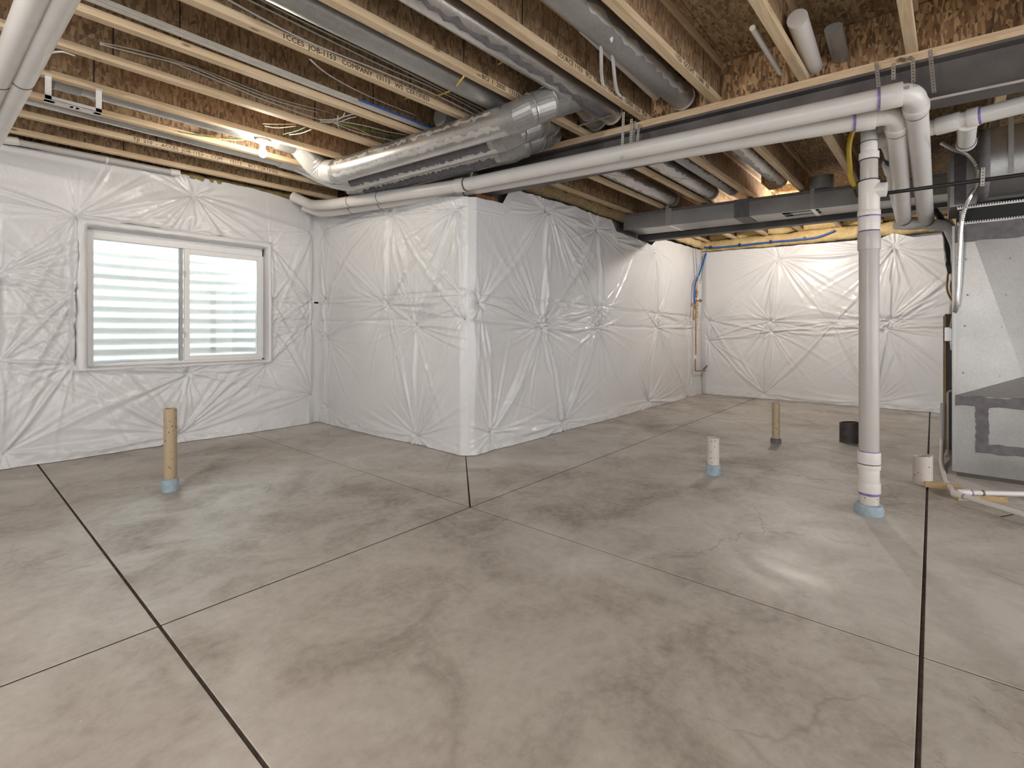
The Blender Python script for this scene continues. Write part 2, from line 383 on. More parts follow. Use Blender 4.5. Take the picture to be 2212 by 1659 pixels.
# ================================================================== INSULATION BLANKETS
def vnoise(u, v, seed, n=7, fmin=.5, fmax=3, ax=1, ay=1):
    r = np.random.RandomState(seed); h = np.zeros_like(u)
    for _ in range(n):
        f = r.uniform(fmin, fmax); a = r.uniform(0, 2*pi)
        h += np.sin(2*pi*f*(u*cos(a)*ax + v*sin(a)*ay) + r.uniform(0, 6.28))/n
    return h
def height(u, v, pins, seed, seams, lines, fade):
    r = np.random.RandomState(seed); h = np.zeros_like(u)
    dmin = np.full_like(u, 9.)
    for (pu, pv, s) in pins: dmin = np.minimum(dmin, np.hypot(u-pu, v-pv)/max(s, .3))
    h += .042*(1-np.exp(-(dmin/.26)**1.2))
    h += .016*vnoise(u, v, seed+1, 8, .3, .9) + .004*vnoise(u, v, seed+2, 10, 1.5, 4, 1, .6)
    nm = vnoise(u, v, seed+5, 6, .5, 1.6)
    rays = []
    for i, (pu, pv, s) in enumerate(pins):
        k = int(26*s+8)
        for _ in range(k): rays.append((pu, pv, r.uniform(0, 2*pi), r.uniform(.12, .8)*s, r.uniform(.003, .009)*s, r.uniform(.010, .035)))
        for (qu, qv, s2) in pins:
            d = sqrt((pu-qu)**2+(pv-qv)**2)
            if .05 < d < 1.7:
                a = math.atan2(qv-pv, qu-pu); rays.append((pu, pv, a+r.uniform(-.05, .05), d*.75, .012*s, .03))
                rays.append((pu, pv, a+r.uniform(-.22, .22), d*.6, .008*s, .022))
    for (pu, pv, a, L, A, wd) in lines: rays.append((pu, pv, a, L, A, wd))
    for (pu, pv, a, L, A, wd) in rays:
        m = (np.abs(u-pu) < L*1.7) & (np.abs(v-pv) < L*1.7)
        if not m.any(): continue
        uu = u[m]-pu; vv = v[m]-pv; bend = .12*np.sin(np.hypot(uu, vv)*3+a*7)
        t_ = uu*cos(a)+vv*sin(a); d_ = -uu*sin(a)+vv*cos(a) + bend*t_*.35
        e = np.where(t_ > 0, np.minimum(t_/.06, 1)*np.exp(-(np.maximum(t_, 0)/L)**2), 0)
        ww = .0075 + wd*np.maximum(t_, 0)
        h[m] += A*e*(np.exp(-(d_/ww)**2)*1.3 - .55*np.exp(-((d_-1.6*ww)/(ww*1.1))**2))
    for (v0, dep, wid) in seams:
        vs = v0 + .012*vnoise(u, v*0, seed+9, 5, .4, 1.5) if not callable(v0) else v0(u)
        h -= dep*np.exp(-np.abs(v-vs)/wid)
    for (pu, pv, s) in pins: h -= .022*s*np.exp(-(np.hypot(u-pu, v-pv)/.035)**2)
    # hem at the floor
    h += np.where(v < .16, (.16-v)/.16*(.012+.03*vnoise(u, v*0, seed+11, 8, .6, 3)), 0) + np.where(v < .09, .007*vnoise(u, v, seed+12, 9, 5, 14), 0)
    return h*fade(u)
def blanket(name, label, cat_group, kind, plane, us, vs, pins, seed, seams=(), lines=(), hole=None, top=None, fade=lambda u: 1.0, off=0.0):
    U, W = np.meshgrid(us, vs, indexing='ij')
    h = height(U, W, pins, seed, seams, lines, fade) + off*fade(U)
    Z = W.copy()
    if top is not None:
        vm = vs[-1]; tt = np.interp(us, [p[0] for p in top], [p[1] for p in top])[:, None] + .01*vnoise(U, U*0, seed+20, 8, 1, 6)
        k = np.clip((W-(vm-.45))/.45, 0, 1); Z = W + (tt-vm)*k*k*(3-2*k)
    if kind == 'y': X, Y = U, plane-h
    else: X, Y = plane-h, U
    n0, n1 = len(us), len(vs)
    co = np.stack([X, Y, Z], -1).reshape(-1, 3)
    org = np.array([co[:, 0].mean(), co[:, 1].mean(), co[:, 2].min()])
    idx = np.arange(n0*n1).reshape(n0, n1)
    f = np.stack([idx[:-1, :-1], idx[1:, :-1], idx[1:, 1:], idx[:-1, 1:]], -1)
    if hole:
        cu = (us[:-1]+us[1:])/2; cv = (vs[:-1]+vs[1:])/2
        mk = ~((cu[:, None] > hole[0]) & (cu[:, None] < hole[1]) & (cv[None, :] > hole[2]) & (cv[None, :] < hole[3]))
        f = f[mk]
    f = f.reshape(-1, 4)
    if kind == 'x': f = f[:, ::-1]
    me = bpy.data.meshes.new(name); me.vertices.add(len(co)); me.vertices.foreach_set('co', (co-org).ravel())
    me.loops.add(f.size); me.loops.foreach_set('vertex_index', f.ravel().astype(np.int32)); me.polygons.add(len(f))
    me.polygons.foreach_set('loop_start', np.arange(0, f.size, 4, dtype=np.int32)); me.update(); me.validate()
    me.polygons.foreach_set('use_smooth', [True]*len(f)); me.materials.append(M['plastic'])
    root = bpy.data.objects.new(name, me); COL.objects.link(root); root.location = org; root['_org'] = tuple(org)
    tag(root, label, 'insulation', cat_group)
    b = MB(); any_ = False
    for (pu, pv, s) in pins:
        if s < .45 or not (vs[0] < pv < vs[-1]) or not (us[0] < pu < us[-1]): continue
        if hole and hole[0] < pu < hole[1] and hole[2] < pv < hole[3]: continue
        i = np.abs(us-pu).argmin(); j = np.abs(vs-pv).argmin(); c = V(co[idx[i, j]]); any_ = True
        d = V((0, -1, 0)) if kind == 'y' else V((-1, 0, 0)); b = MB()
        b.tube([c - d*.01, c + d*.006], .009, 10); b.build('insulation_pin', M['staple'], root)
    return root
def grid(a, b, st, marks=()):
    xs = [a] + sorted(m for m in marks if a < m < b) + [b]; out = []
    for p, q in zip(xs[:-1], xs[1:]): out += list(np.linspace(p, q, max(2, int(round((q-p)/st))), endpoint=False))
    return np.array(out+[b])
def pinA(px, py, s=1): p = P(px, py, y=YA-.02); return (p.x, p.z, s)
def pinB(px, py, s=1): p = P(px, py, x=XB-.02); return (p.y, p.z, s)
def pinC(px, py, s=1): p = P(px, py, y=YC-.02); return (p.x, p.z, s)
def pinD(px, py, s=1): p = P(px, py, x=XD-.02); return (p.y, p.z, s)
HX0, HX1, HZ0, HZ1 = .80, 2.45, .765, 2.11
pA = [pinA(417, 429, .8), pinA(417, 500, .6), pinA(164, 465, .9), pinA(160, 612, .7), pinA(160, 635, .9), pinA(163, 706, .8), pinA(158, 786, 1.0), pinA(0, 591, .9), pinA(408, 805, .9), pinA(389, 937, 1.0), pinA(586, 536, .6), pinA(586, 651, .7), pinA(586, 706, .7), pinA(577, 786, .7),
      pinA(5, 980, .5), pinA(0, 780, .6), (-1.2, 1.4, .8), (-1.2, .3, .8), (-.6, 2.45, .7), (2.95, 2.3, .4), (2.95, 1.5, .6), (2.95, 1.2, .6), (2.95, .35, .5)]
fA = lambda u: np.clip((2.99-u)/.08, 0, 1)
gx = grid(-3.18, 3.07, .0098, (HX0, HX1)); gA_lo = grid(.004, 1.47, .0098, (HZ0,)); gA_hi = grid(1.45, 2.64, .0098, (HZ1,))
gx = np.concatenate([np.linspace(-3.18, -.3, 60, endpoint=False), gx[gx >= -.3]])
seamA = [(1.235, .022, .018), (1.47, .02, .014)]
hl = (HX0, HX1, HZ0, HZ1)
blanket('insulation_blanket', 'white plastic-faced insulation blanket on the window wall, lower course under the window', 'wall insulation blankets', 'y', YA, gx, gA_lo, pA, 11, seamA, (), hl, None, fA)
blanket('insulation_blanket', 'white plastic-faced insulation blanket on the window wall, upper course around the window head', 'wall insulation blankets', 'y', YA, gx, gA_hi, pA, 11, seamA, (), hl, [(-3, 2.62), (.33, 2.615), (1.25, 2.68), (2.3, 2.68), (3.1, 2.6)], fA, .006)
pB = [pinB(848, 447, 1), pinB(986, 445, 1.2), pinB(836, 659, 1), pinB(899, 703, 1.25), pinB(703, 727, 1.1), pinB(705, 880, .6), pinB(897, 943, 1.2), (3.2, 1.44, .4), (3.2, 1.22, .5), (5.66, 2.3, .5), (5.6, 1.5, .5), (4.3, 2.5, .6)]
fB = lambda u: np.clip((u-3.15)/.06, 0, 1)
seamB = [(1.225, .02, .014), (1.475, .018, .010)]
gu = grid(3.15, 5.74, .0092); top = [(3.1, 2.31), (3.5, 2.36), (4.2, 2.44), (5.7, 2.6)]
blanket('insulation_blanket', 'white insulation blanket on the short wall under the white pipes, lower course', 'wall insulation blankets', 'x', XB, gu, grid(.004, 1.46, .0092), pB, 23, seamB, (), None, None, fB)
blanket('insulation_blanket', 'white insulation blanket on the short wall under the white pipes, upper course', 'wall insulation blankets', 'x', XB, gu, grid(1.44, 2.60, .0092), pB, 23, seamB, (), None, top, fB, .006)
pC = [pinC(1181, 449, 1.3), pinC(1291, 492, 1), pinC(1414, 532, 1), pinC(1038, 655, .7), pinC(1175, 691, .9), pinC(1168, 708, 1.3), pinC(1294, 667, .9), pinC(1294, 709, 1.3), pinC(1421, 678, .8), pinC(1421, 708, 1), pinC(1063, 934, 1), pinC(1213, 914, 1.3), pinC(1402, 867, 1.1), pinC(1485, 860, .6), (8.7, 1.2, .5), pinC(1485, 700, .5)]
fC = lambda u: np.clip((u-XB)/.06, 0, 1)*np.clip((8.86-u)/.1, 0, 1)
sC = lambda u: np.interp(u, [3.0, 4.5, 6, 8.9], [1.465, 1.43, 1.40, 1.33]) + .008*np.sin(u*5)
sC2 = lambda u: np.interp(u, [3.0, 4.2, 6, 8.9], [1.225, 1.19, 1.17, 1.13]) + .006*np.sin(u*7)
seamC = [(sC, .018, .010), (sC2, .018, .012)]
gu = grid(XB, 8.87, .0098); top = [(3.08, 2.31), (3.5, 2.33), (3.62, 2.5), (4.6, 2.53), (5.6, 2.53), (5.72, 2.4), (6.8, 2.37), (7.0, 2.5), (8.87, 2.54)]
blanket('insulation_blanket', 'white insulation blanket on the long middle wall, lower course from corner to copper pipes', 'wall insulation blankets', 'y', YC, gu, grid(.004, 1.40, .0098), pC, 37, seamC, (), None, None, fC)
blanket('insulation_blanket', 'white insulation blanket on the long middle wall, upper course below tan insulation roll', 'wall insulation blankets', 'y', YC, gu, grid(1.385, 2.56, .0098), pC, 37, seamC, (), None, top, fC, .006)
pD = [pinD(1682, 555, 1.3), pinD(1932, 532, 1.3), pinD(1664, 694, 1), pinD(1666, 716, 1), pinD(1922, 690, 1.1), pinD(1914, 710, 1), pinD(1530, 690, .6), pinD(1530, 735, .8), pinD(1800, 700, .5), pinD(1890, 870, .8), pinD(1650, 850, .5), (-.6, 2.2, .8), (-.6, 1.3, .9)]
fD = lambda u: np.clip((3.14-u)/.1, 0, 1)
seamD = [(1.29, .035, .02)]
gu = grid(-1.0, 3.16, .0098)
blanket('insulation_blanket', 'white insulation blanket on the far end wall, lower course behind the standing pipes', 'wall insulation blankets', 'x', XD, gu, grid(.004, 1.30, .0098), pD, 51, seamD, (), None, None, fD)
blanket('insulation_blanket', 'white insulation blanket on the far end wall, upper course below yellow foam', 'wall insulation blankets', 'x', XD, gu, grid(1.285, 2.5, .0098), pD, 51, seamD, (), None, [(-1, 2.43), (.2, 2.42), (.42, 2.50), (.6, 2.44), (3.1, 2.50)], fD, .006)
# window wrap
def ring(x0, x1, z0, z1, y, n=50):
    pts = []
    for i in range(n): pts.append((x0+(x1-x0)*i/n, z0))
    for i in range(n): pts.append((x1, z0+(z1-z0)*i/n))
    for i in range(n): pts.append((x1-(x1-x0)*i/n, z1))
    for i in range(n): pts.append((x0, z1-(z1-z0)*i/n))
    return [V((x, y, z)) for x, z in pts]
b = MB(); loops = []
prof = [(0, .0, YA+.03), (0, .0, YA-.03), (.004, .004, YA-.062), (.02, .02, YA-.07), (.045, .03, YA-.068), (.065, .035, YA-.055), (.075, .04, YA-.01), (.08, .045, 5.80)]
rnd = random.Random(5)
for k, (ix_, iz_, yy) in enumerate(prof):
    rg = ring(HX0-.008+ix_*1.1, HX1+.008-ix_*.55, HZ0-.01+iz_*.9, HZ1+.01-iz_*1.9, yy)
    if 0 < k < 7:
        rg = [p + V((0, .012*mn.noise(V((p.x*4, p.z*4, k*.3+2))) + .006*mn.noise(V((p.x*19, p.z*19, k))), .006*mn.noise(p*9))) for p in rg]
    loops.append(rg)
n = len(loops[0]); vs = [p for l in loops for p in l]
b.add(vs, [(k*n+i, k*n+(i+1) % n, (k+1)*n+(i+1) % n, (k+1)*n+i) for k in range(len(loops)-1) for i in range(n)])
tag(b.build('window_wrap', M['wrap'], smooth=True, solid=.002), 'white plastic sheet wrapped around the basement window opening', 'plastic wrap')
# ---- window
g0 = P(202, 515, y=5.8); g1 = P(389, 780, y=5.8); g2 = P(410, 560, y=5.8); g3 = P(556, 770, y=5.8)
W1 = empty('window_1', (1.64, 5.82, WZ0), None, None); W1['kind'] = 'structure'
fx0, fx1, fz0, fz1 = .87, 2.425, .785, 2.05
mb = MB()
for a in ((fx0, g0.x, 5.79, 5.87, fz0, fz1), (g3.x+.045, fx1, 5.79, 5.87, fz0, fz1), (g0.x, fx1, 5.79, 5.87, fz0, .815), (g0.x, fx1, 5.79, 5.87, 1.955, fz1)): mb.box(*a)
mb.build('window_frame', M['white_vinyl'], W1, bevel=.004)
mb = MB(); mb.box(g1.x, g1.x+.03, 5.815, 5.86, .815, 1.955); mb.build('mullion', M['weather'], W1, bevel=.003)
sx0, sx1 = g2.x-.05, g3.x+.045
mb = MB()
for a in ((sx0, g2.x, 5.795, 5.83, .815, 1.955), (g3.x, sx1, 5.795, 5.83, .815, 1.955), (g2.x, g3.x, 5.795, 5.83, .815, .862), (g2.x, g3.x, 5.795, 5.83, 1.905, 1.955)): mb.box(*a)
SA = mb.build('sash', M['white_vinyl'], W1, bevel=.004)
mb = MB(); mb.box(g2.x, g3.x, 5.812, 5.816, .862, 1.905); mb.build('pane', M['glass'], SA)
mb = MB(); mb.box(g0.x, g1.x, 5.838, 5.842, .815, 1.955); mb.build('pane', M['glass'], W1)
for py in (592, 722):
    q = P(398, py, y=5.795); mb = MB(); mb.box(q.x-.008, q.x+.008, 5.775, 5.797, q.z-.03, q.z+.03); mb.build('latch', M['hardware'], W1, bevel=.003)
# ---- window well outside
def well():
    nz, na = 220, 60; vs = []; fs = []
    for i in range(nz+1):
        z = -.35 + 2.75*i/nz; d = .014*sin(2*pi*z/.118)
        for k in range(na+1):
            t = k/na; a = pi*(1-t)
            ex = 1.64 + (.98+d)*(abs(cos(a))**.55)*(1 if cos(a) > 0 else -1); ey = 6.06 + (.78+d)*abs(sin(a))**.62
            vs.append((ex, ey, z))
    for i in range(nz):
        for k in range(na): q = i*(na+1)+k; fs.append((q, q+1, q+na+2, q+na+1))
    b = MB(); b.add(vs, fs); return b
ww_ = well().build('window_well', M['well'], smooth=True, solid=.003); tag(ww_, 'corrugated galvanised steel window well outside the window', 'window well')
b = MB(); b.box(.55, 2.75, 6.06, 6.95, -.5, -.3); tag(b.build('gravel_bed', M['gravel']), 'grey gravel at the bottom of the window well', 'gravel', kind='stuff')
b = MB(); b.box(-3.4, .5, 6.07, 7.2, -.5, 2.3); b.box(2.8, 9.2, 6.07, 7.2, -.5, 2.3); b.box(-3.4, 9.2, 6.98, 7.2, -.5, 2.3)
tag(b.build('trim_6', M['gravel']), kind='structure')

# ================================================================== JOISTS
def lettering(txt, loc, size, parent, rot=(pi/2, 0, 0), mat='ink', shear=0):
    c = bpy.data.curves.new('lettering', 'FONT'); c.body = txt; c.size = size; c.extrude = .0004; c.shear = shear; c.resolution_u = 2
    to = bpy.data.objects.new('tmp', c); COL.objects.link(to); me = bpy.data.meshes.new_from_object(to); bpy.data.objects.remove(to)
    me.materials.clear(); me.materials.append(M[mat]); o = bpy.data.objects.new('lettering', me); COL.objects.link(o); o.parent = parent
    o.location = V(loc) - V(parent['_org']); o.rotation_euler = rot; return o
YJ = [5.52, 5.045, 4.60, 4.147, 3.655, 3.19, 2.69, 2.20, 1.70, 1.205, .69, .168, -.33, -.82, -1.30, -1.79, -2.28, -2.77, -3.26]
words_l = ['over the window wall top beside the grey drain pipe', 'second out from the window wall, lettered on its side', 'passing just behind the lit bulb', 'with the white register bracket under it', 'between two bundles of stapled cables, fifth from the window wall',
 'carrying the ribbon of cream cables, sixth from the window wall', 'lettered, seventh from the window wall, ending above the near round duct', 'with a grey duct beside it, crossed by a yellow cable', 'lettered, beside the two bent white tubes', 'with a flattened duct tucked along its far side', 'between two OSB blocking panels at the beam top', 'at the beam above the perforated hanger straps']
def xb(y): return 3.56 - .095*y                   # near flange edge of the first steel beam
def joist(yfar, x0, x1, xm, sl, label, group, txt=None):
    yc = lambda x: yfar - .0265 + sl*(x-xm)
    r = empty('floor_joist', ((x0+x1)/2, yc((x0+x1)/2), ZJ), label, 'joist', group)
    for z0, z1 in ((ZJ, ZJ+.042), (ZT-.038, ZT)):
        b = MB(); b.joistX(lambda x: yc(x)-.0265, .053, x0, x1, z0, z1); b.build('flange', M['flange'], r, bevel=.002)
    b = MB(); b.joistX(lambda x: yc(x)-.005, .010, x0, x1, ZJ+.041, ZT-.037); b.build('web', M['osb'], r)
    k_ = x0 + 1.1 + (yfar*7.3) % 1.2
    while k_ < x1:
        b = MB(); b.joistX(lambda x: yc(x)-.0062, .0124, k_-.0035, k_+.0035, ZJ+.042, ZT-.038); b.build('web_joint', M['ink'], r); k_ += 1.22
    if txt:
        for xs, s in txt:
            lettering(s, (xs, yc(xs)-.0272, ZJ+.006), .042, r, (pi/2, 0, math.atan(sl)))
    return r
TX = {1: [(1.05, 'TJI  210  -  ACCES  JOB-1153  -  COM     13113     BCI  CERTIFIED')], 6: [(1.2, '1CCES  JOB-1153   COMPANY  13113   WS  CERTIFIED')], 8: [(2.3, 'SOURCE 1153   BCI  1-0000R   OCCP AX   OPEN  1153   JOB')], 9: [(2.75, '1153   OCCMT   1-2000   AX')], 7: [(2.2, 'BCI  1  2000   13113  CCE')]}
for i, yj in enumerate(YJ):
    if i < 12: joist(yj, -3.15, xb(yj)+.10, 1.5, -.025, 'I-shaped wooden floor joist '+words_l[i], 'floor joists on the near side of the beam', TX.get(i))
    elif i < 14: joist(yj, -3.15, xb(yj)+.10, 1.5, -.025, 'I-shaped wooden floor joist '+['just right of the camera, at the top right corner', 'second right of the camera, above the steel beam end'][i-12], 'floor joists on the near side of the beam')
wr = {5: 'beside the tan insulation roll', 6: 'between the blue pipe and the first duct', 7: 'second from the insulation roll, beyond the beam', 8: 'third from the insulation roll with loose cable on its side', 9: 'beyond the beam with a brown blocking end beside it', 10: 'beyond the beam with a knot in its underside', 11: 'behind the standing stack pipe'}
for i, yj in list(enumerate(YJ))[5:13]:
    joist({5: 3.13, 6: 2.665, 7: 2.18, 8: 1.67, 9: 1.16, 10: .668}.get(i, yj), xb(yj)+.11, 8.98, 5.2, -.018, 'I-shaped wooden floor joist '+wr.get(i, 'above the furnace and sheet-metal ducts'), 'floor joists on the far side of the beam')
# OSB blocking on the beams
for k, (a, c) in enumerate([(9, 10), (10, 11), (8, 9), (11, 12)]):
    y1 = YJ[a]-.06-.03; y0 = YJ[c]-.03; xf = lambda y: xb(y)+.085
    b = MB(); b.beamY(xf, .022, y0, y1, ZJ+.003, ZT-.003)
    tag(b.build('wood_blocking', M['osb_bright']), ['coarse OSB blocking panel above the beam, left of the one with the large white pipe', 'coarse OSB blocking panel above the beam where the large white pipe ends', 'coarse OSB blocking panel above the beam behind the cream pipe end', 'coarse OSB blocking panel above the beam, rightmost'][k], 'panel', 'blocking panels on the beam')
# ================================================================== STEEL BEAMS
def ibeam(name, xf, y0, y1, z0, z1, w_, label):
    r = empty(name, (xf((y0+y1)/2)+w_/2, (y0+y1)/2, z0), label, 'beam', 'steel beams under the joists')
    for nm, z_0, z_1 in (('bottom_flange', z0, z0+.016), ('top_flange', z1-.014, z1)):
        b = MB(); b.beamY(xf, w_, y0, y1, z_0, z_1); b.build(nm, M['steel'], r)
    b = MB(); b.beamY(lambda y: xf(y)+w_/2-.006, .012, y0, y1, z0+.015, z1-.013); b.build('web', M['steel'], r)
    b = MB(); b.beamY(lambda y: xf(y)-.001, .002, y0, 0.6, z0+.001, z0+.014); b.build('flange_edge', M['steel_edge'], r)  # paler strip over part of the bottom flange's near edge
    return r
ibeam('steel_beam', lambda y: xb(y)+.0, -3.5, 3.26, 2.385, 2.624, .145, 'dark steel beam carrying the joists above the two long white pipes')
xb2 = lambda y: 6.85 - .09*y
ibeam('steel_beam', xb2, -3.5, 3.26, 2.40, 2.63, .12, 'dark steel beam running behind the flat metal duct')
for k, (z0, z1, dx) in enumerate(((2.625, 2.6515, 0.0), (2.6525, 2.679, .012))):
    b = MB(); b.beamY(lambda y: xb(y)-.004+dx, .15-dx, -3.5, 3.26, z0, z1); tag(b.build('sill_plate', M['plate']), ['lower pale board of the wooden plate on top of the near beam', 'upper pale board of the wooden plate directly under the joists'][k], 'board')
b = MB(); b.beamY(xb2, .12, -3.5, 3.26, 2.631, 2.679); tag(b.build('sill_plate', M['plate']), 'wooden plate on top of the far steel beam', 'board')
b = MB(); b.box(3.2, 3.50, 3.17, 3.45, 2.33, 2.384); tag(b.build('bearing_plate', M['rust'], bevel=.004), 'rusty bearing plate under the beam end at the wall corner', 'steel plate')

# ================================================================== ROUND TRUNK DUCTS
def duct(label, pts, r, name='round_duct', group='round metal ducts', mat='galv', d=.12, collars=(), mast=(), gores=(), n=24, flat=1.0):
    pts = [V(p) for p in pts]; path = fillet(pts, d, 5); root = empty(name, tuple(pts[0]), label, 'duct', group)
    b = MB(); b.tube(path, r, n, flat=flat); b.build('duct_body', M[mat], root, smooth=50)
    for (a, c, f0, f1, rr, m2) in collars:
        a = V(a); c = V(c); q0 = a.lerp(c, f0); q1 = a.lerp(c, f1); b = MB(); b.tube([q0, q1], rr, n, flat=flat); b.build('collar', M[m2], root, smooth=50)
    for (a, c, a0, a1, jit, seed) in mast:
        b = MB(); b.tube(seg(a, c, 60), r+.0015, 8, a0=a0, a1=a1, jit=jit, seed=seed, caps=False); b.build('mastic_seam', M['mastic'], root, smooth=True)
    return root
ZD = 2.565; RD = .101
d1a = P(727, 371, z=ZD); d1b = P(1118, 253, z=ZD); u = (d1b-d1a).normalized(); sd = V((1, u.x*-0 + .09, 0)).normalized()
def offs(k): return V((.232*k, .0, 0))
lenY = lambda a, t: a + u*t
# near duct: left elbow to bay, right elbow up into the bay
L1 = d1a; R1 = d1b
def gore(name_root, path, r, m, step=1, amp=.0022, n=24):
    rr = [r + (amp if i % 2 else 0) for i in range(len(path))]; b = MB(); b.tube(path, rr, n); b.build('elbow', M[m], name_root, smooth=35)
def dense(path, k):  # resample
    L = [0]
    for a, c in zip(path[:-1], path[1:]): L.append(L[-1]+(c-a).length)
    out = []; j = 0
    for i in range(k+1):
        t = L[-1]*i/k
        while j < len(L)-2 and L[j+1] < t: j += 1
        out.append(path[j].lerp(path[j+1], (t-L[j])/max(1e-9, L[j+1]-L[j])))
    return out
for k in range(3):
    a = L1 + offs(k) + u*([0, .12, .22][k]) * -1*0; c = R1 + offs(k)
    if k == 0: aL, cR = a, c
    elif k == 1: aL, cR = a - u*.10, c - u*.28
    else: aL, cR = a - u*.22, c - u*.42
    lab = ['large round galvanised duct nearest the camera, streaked with shiny tape', 'middle one of the three parallel round ducts under the joists', 'farthest of the three parallel round ducts, beside the white pipes'][k]
    root = empty('trunk_duct', tuple((aL+cR)/2), lab, 'duct', 'three parallel round ducts')
    b = MB(); b.tube(seg(aL, cR, 12), RD, 28); b.build('duct_body', M['galv'], root, smooth=50)
    b = MB(); b.tube([cR-u*.07, cR+u*.02], RD+.004, 28); b.build('collar', M['galv_dull'], root, smooth=50)
    b = MB(); b.tube([aL-u*.02, aL+u*.05], RD+.003, 28); b.build('collar', M['galv'], root, smooth=50)
    if k == 0:
        b = MB(); b.tube(seg(aL+u*.1, cR-u*.15, 70), RD+.0012, 6, a0=1.15, a1=1.4, jit=.35, seed=3, caps=False); b.build('tape_seam', M['galv_light'], root, smooth=True)
        b = MB(); b.tube(seg(aL+u*.05, cR-u*.1, 70), RD+.0012, 6, a0=2.15, a1=2.5, jit=.25, seed=4, caps=False); b.build('tape_seam', M['galv_light'], root, smooth=True)
    else:
        b = MB(); b.tube(seg(aL+u*.04, cR-u*.12, 80), RD+.0015, 6, a0=[0, 1.9, 2.25][k], a1=[0, 2.65, 2.85][k], jit=.28, seed=10+k, caps=False); b.build('mastic_seam', M['mastic'], root, smooth=True)
    # right elbow into the joist bay, turning toward +X and rising slightly
    tgt = [V((cR.x+.42, 1.93, 2.80)), V((cR.x+.42, cR.y-.10, 2.80)), V((cR.x+.42, cR.y-.08, 2.80))][k]
    bend = fillet([cR-u*.01, cR+u*.16+V((0, 0, .03)), tgt], .16, 8)
    gp = dense(bend, 5); b = MB(); b.tube(dense(bend, 5), RD+.003, 28); b.build('elbow', M['galv_dull'], root, smooth=12)
    for q0, q1 in zip(gp[1:4], gp[2:5]):
        dd = (q1-q0).normalized(); b = MB(); b.tube([q0-dd*.003, q0+dd*.003], RD+.008, 28); b.build('elbow_seam', M['galv'], root, smooth=50)
    if k == 0:
        e0 = tgt; e1 = V((3.18, 1.95, 2.77))
        b = MB(); b.tube([e0-V((.05, 0, 0)), e1, e1+V((.012, 0, 0))], [.088, .088, .07], 28, flat=.9); b.build('branch_end', M['galv'], root, smooth=50)
        b = MB(); b.tube([e1-V((.01, 0, 0)), e1+V((.006, 0, 0))], .091, 28, flat=.9); b.build('end_bead', M['galv_light'], root, smooth=50)
    # left elbow turning toward -X
    yt = [4.255, 4.71, 5.30][k]
    zt = 2.757 if k < 2 else 2.70
    tl = V((aL.x-.34, max(yt, aL.y+.12), zt)) if k < 2 else V((aL.x-.02, aL.y+.30, 2.78))
    bend = fillet([aL+u*.01, aL-u*.20+V((-.03, 0, .03)), tl + V((.05, 0, 0)), tl], .16, 7)
    gp = dense(bend, 26); rr = [RD + (.0035 if i % 2 else 0) - .016*max(0, (i-14)/12) for i in range(len(gp))]
    b = MB(); b.tube(gp, rr, 28); b.build('elbow', M['galv_light' if k == 0 else 'galv'], root, smooth=25)
    if k < 2:
        x0 = -.15 if k else .62
        b = MB(); b.tube([tl, V((tl.x-.35, yt, 2.757)), V((x0, yt+.03, 2.757))], .078, 24); b.build('branch_run', M['galv'], root, smooth=50)
        b = MB(); b.tube([tl+V((.02, 0, 0)), tl-V((.14, 0, 0))], .087, 24); b.build('collar', M['galv'], root, smooth=50)
        if k == 0:
            b = MB(); b.tube([V((x0, yt+.03, 2.757)), V((x0-.13, yt+.03, 2.757))], [.084, .084], 20); b.build('collar', M['galv_dull'], root, smooth=50)
# register boot and its white bracket in the bay over the window wall
rb = empty('register_boot', tuple(P(160, 215, z=2.70)), 'white slotted register bracket hanging beside sheet-metal boot, top left', 'register')
q = [P(97, 210, y=4.115), P(220, 245, y=4.115)]; zb_ = (q[0].z+q[1].z)/2; q[0].z = q[1].z = zb_; dv = V((1, 0, 0)); Lq = q[1].x-q[0].x; rail = MB()
qx, qy = q[0].x, 4.115
rail.box(qx, qx+Lq, qy, qy+.022, zb_, zb_+.002); rail.box(qx, qx+Lq, qy+.058, qy+.078, zb_, zb_+.002); rail.box(qx, qx+Lq, qy, qy+.002, zb_, zb_+.022)
for i in range(22):
    t = i/21*Lq; wd_ = .012 if 2 < i < 20 and i != 11 else .045; rail.box(max(qx, qx+t-wd_/2), min(qx+Lq, qx+t+wd_/2), qy+.022, qy+.058, zb_, zb_+.002)
for t in (0, Lq-.03):
    rail.box(qx+t, qx+t+.03, qy, qy+.003, zb_, ZJ-.001); rail.box(qx+t, qx+t+.03, qy-.03, qy+.003, ZJ-.004, ZJ-.001)
rail.build('slotted_bracket', M['enamel'], rb)
b = MB(); bx0, bx1 = q[0].x+.03, q[1].x+.02; by = 4.17
b.add([(bx0, by, 2.72), (bx1, by, 2.72), (bx1, by+.30, 2.72), (bx0+.1, by+.30, 2.80), (bx0, by, 2.95), (bx1, by, 2.95), (bx1, by+.3, 2.95), (bx0+.1, by+.3, 2.95)], [(0,3,2,1), (0,1,5,4), (1,2,6,5), (2,3,7,6), (3,0,4,7), (4,5,6,7)])
b.build('boot', M['galv_dull'], rb)

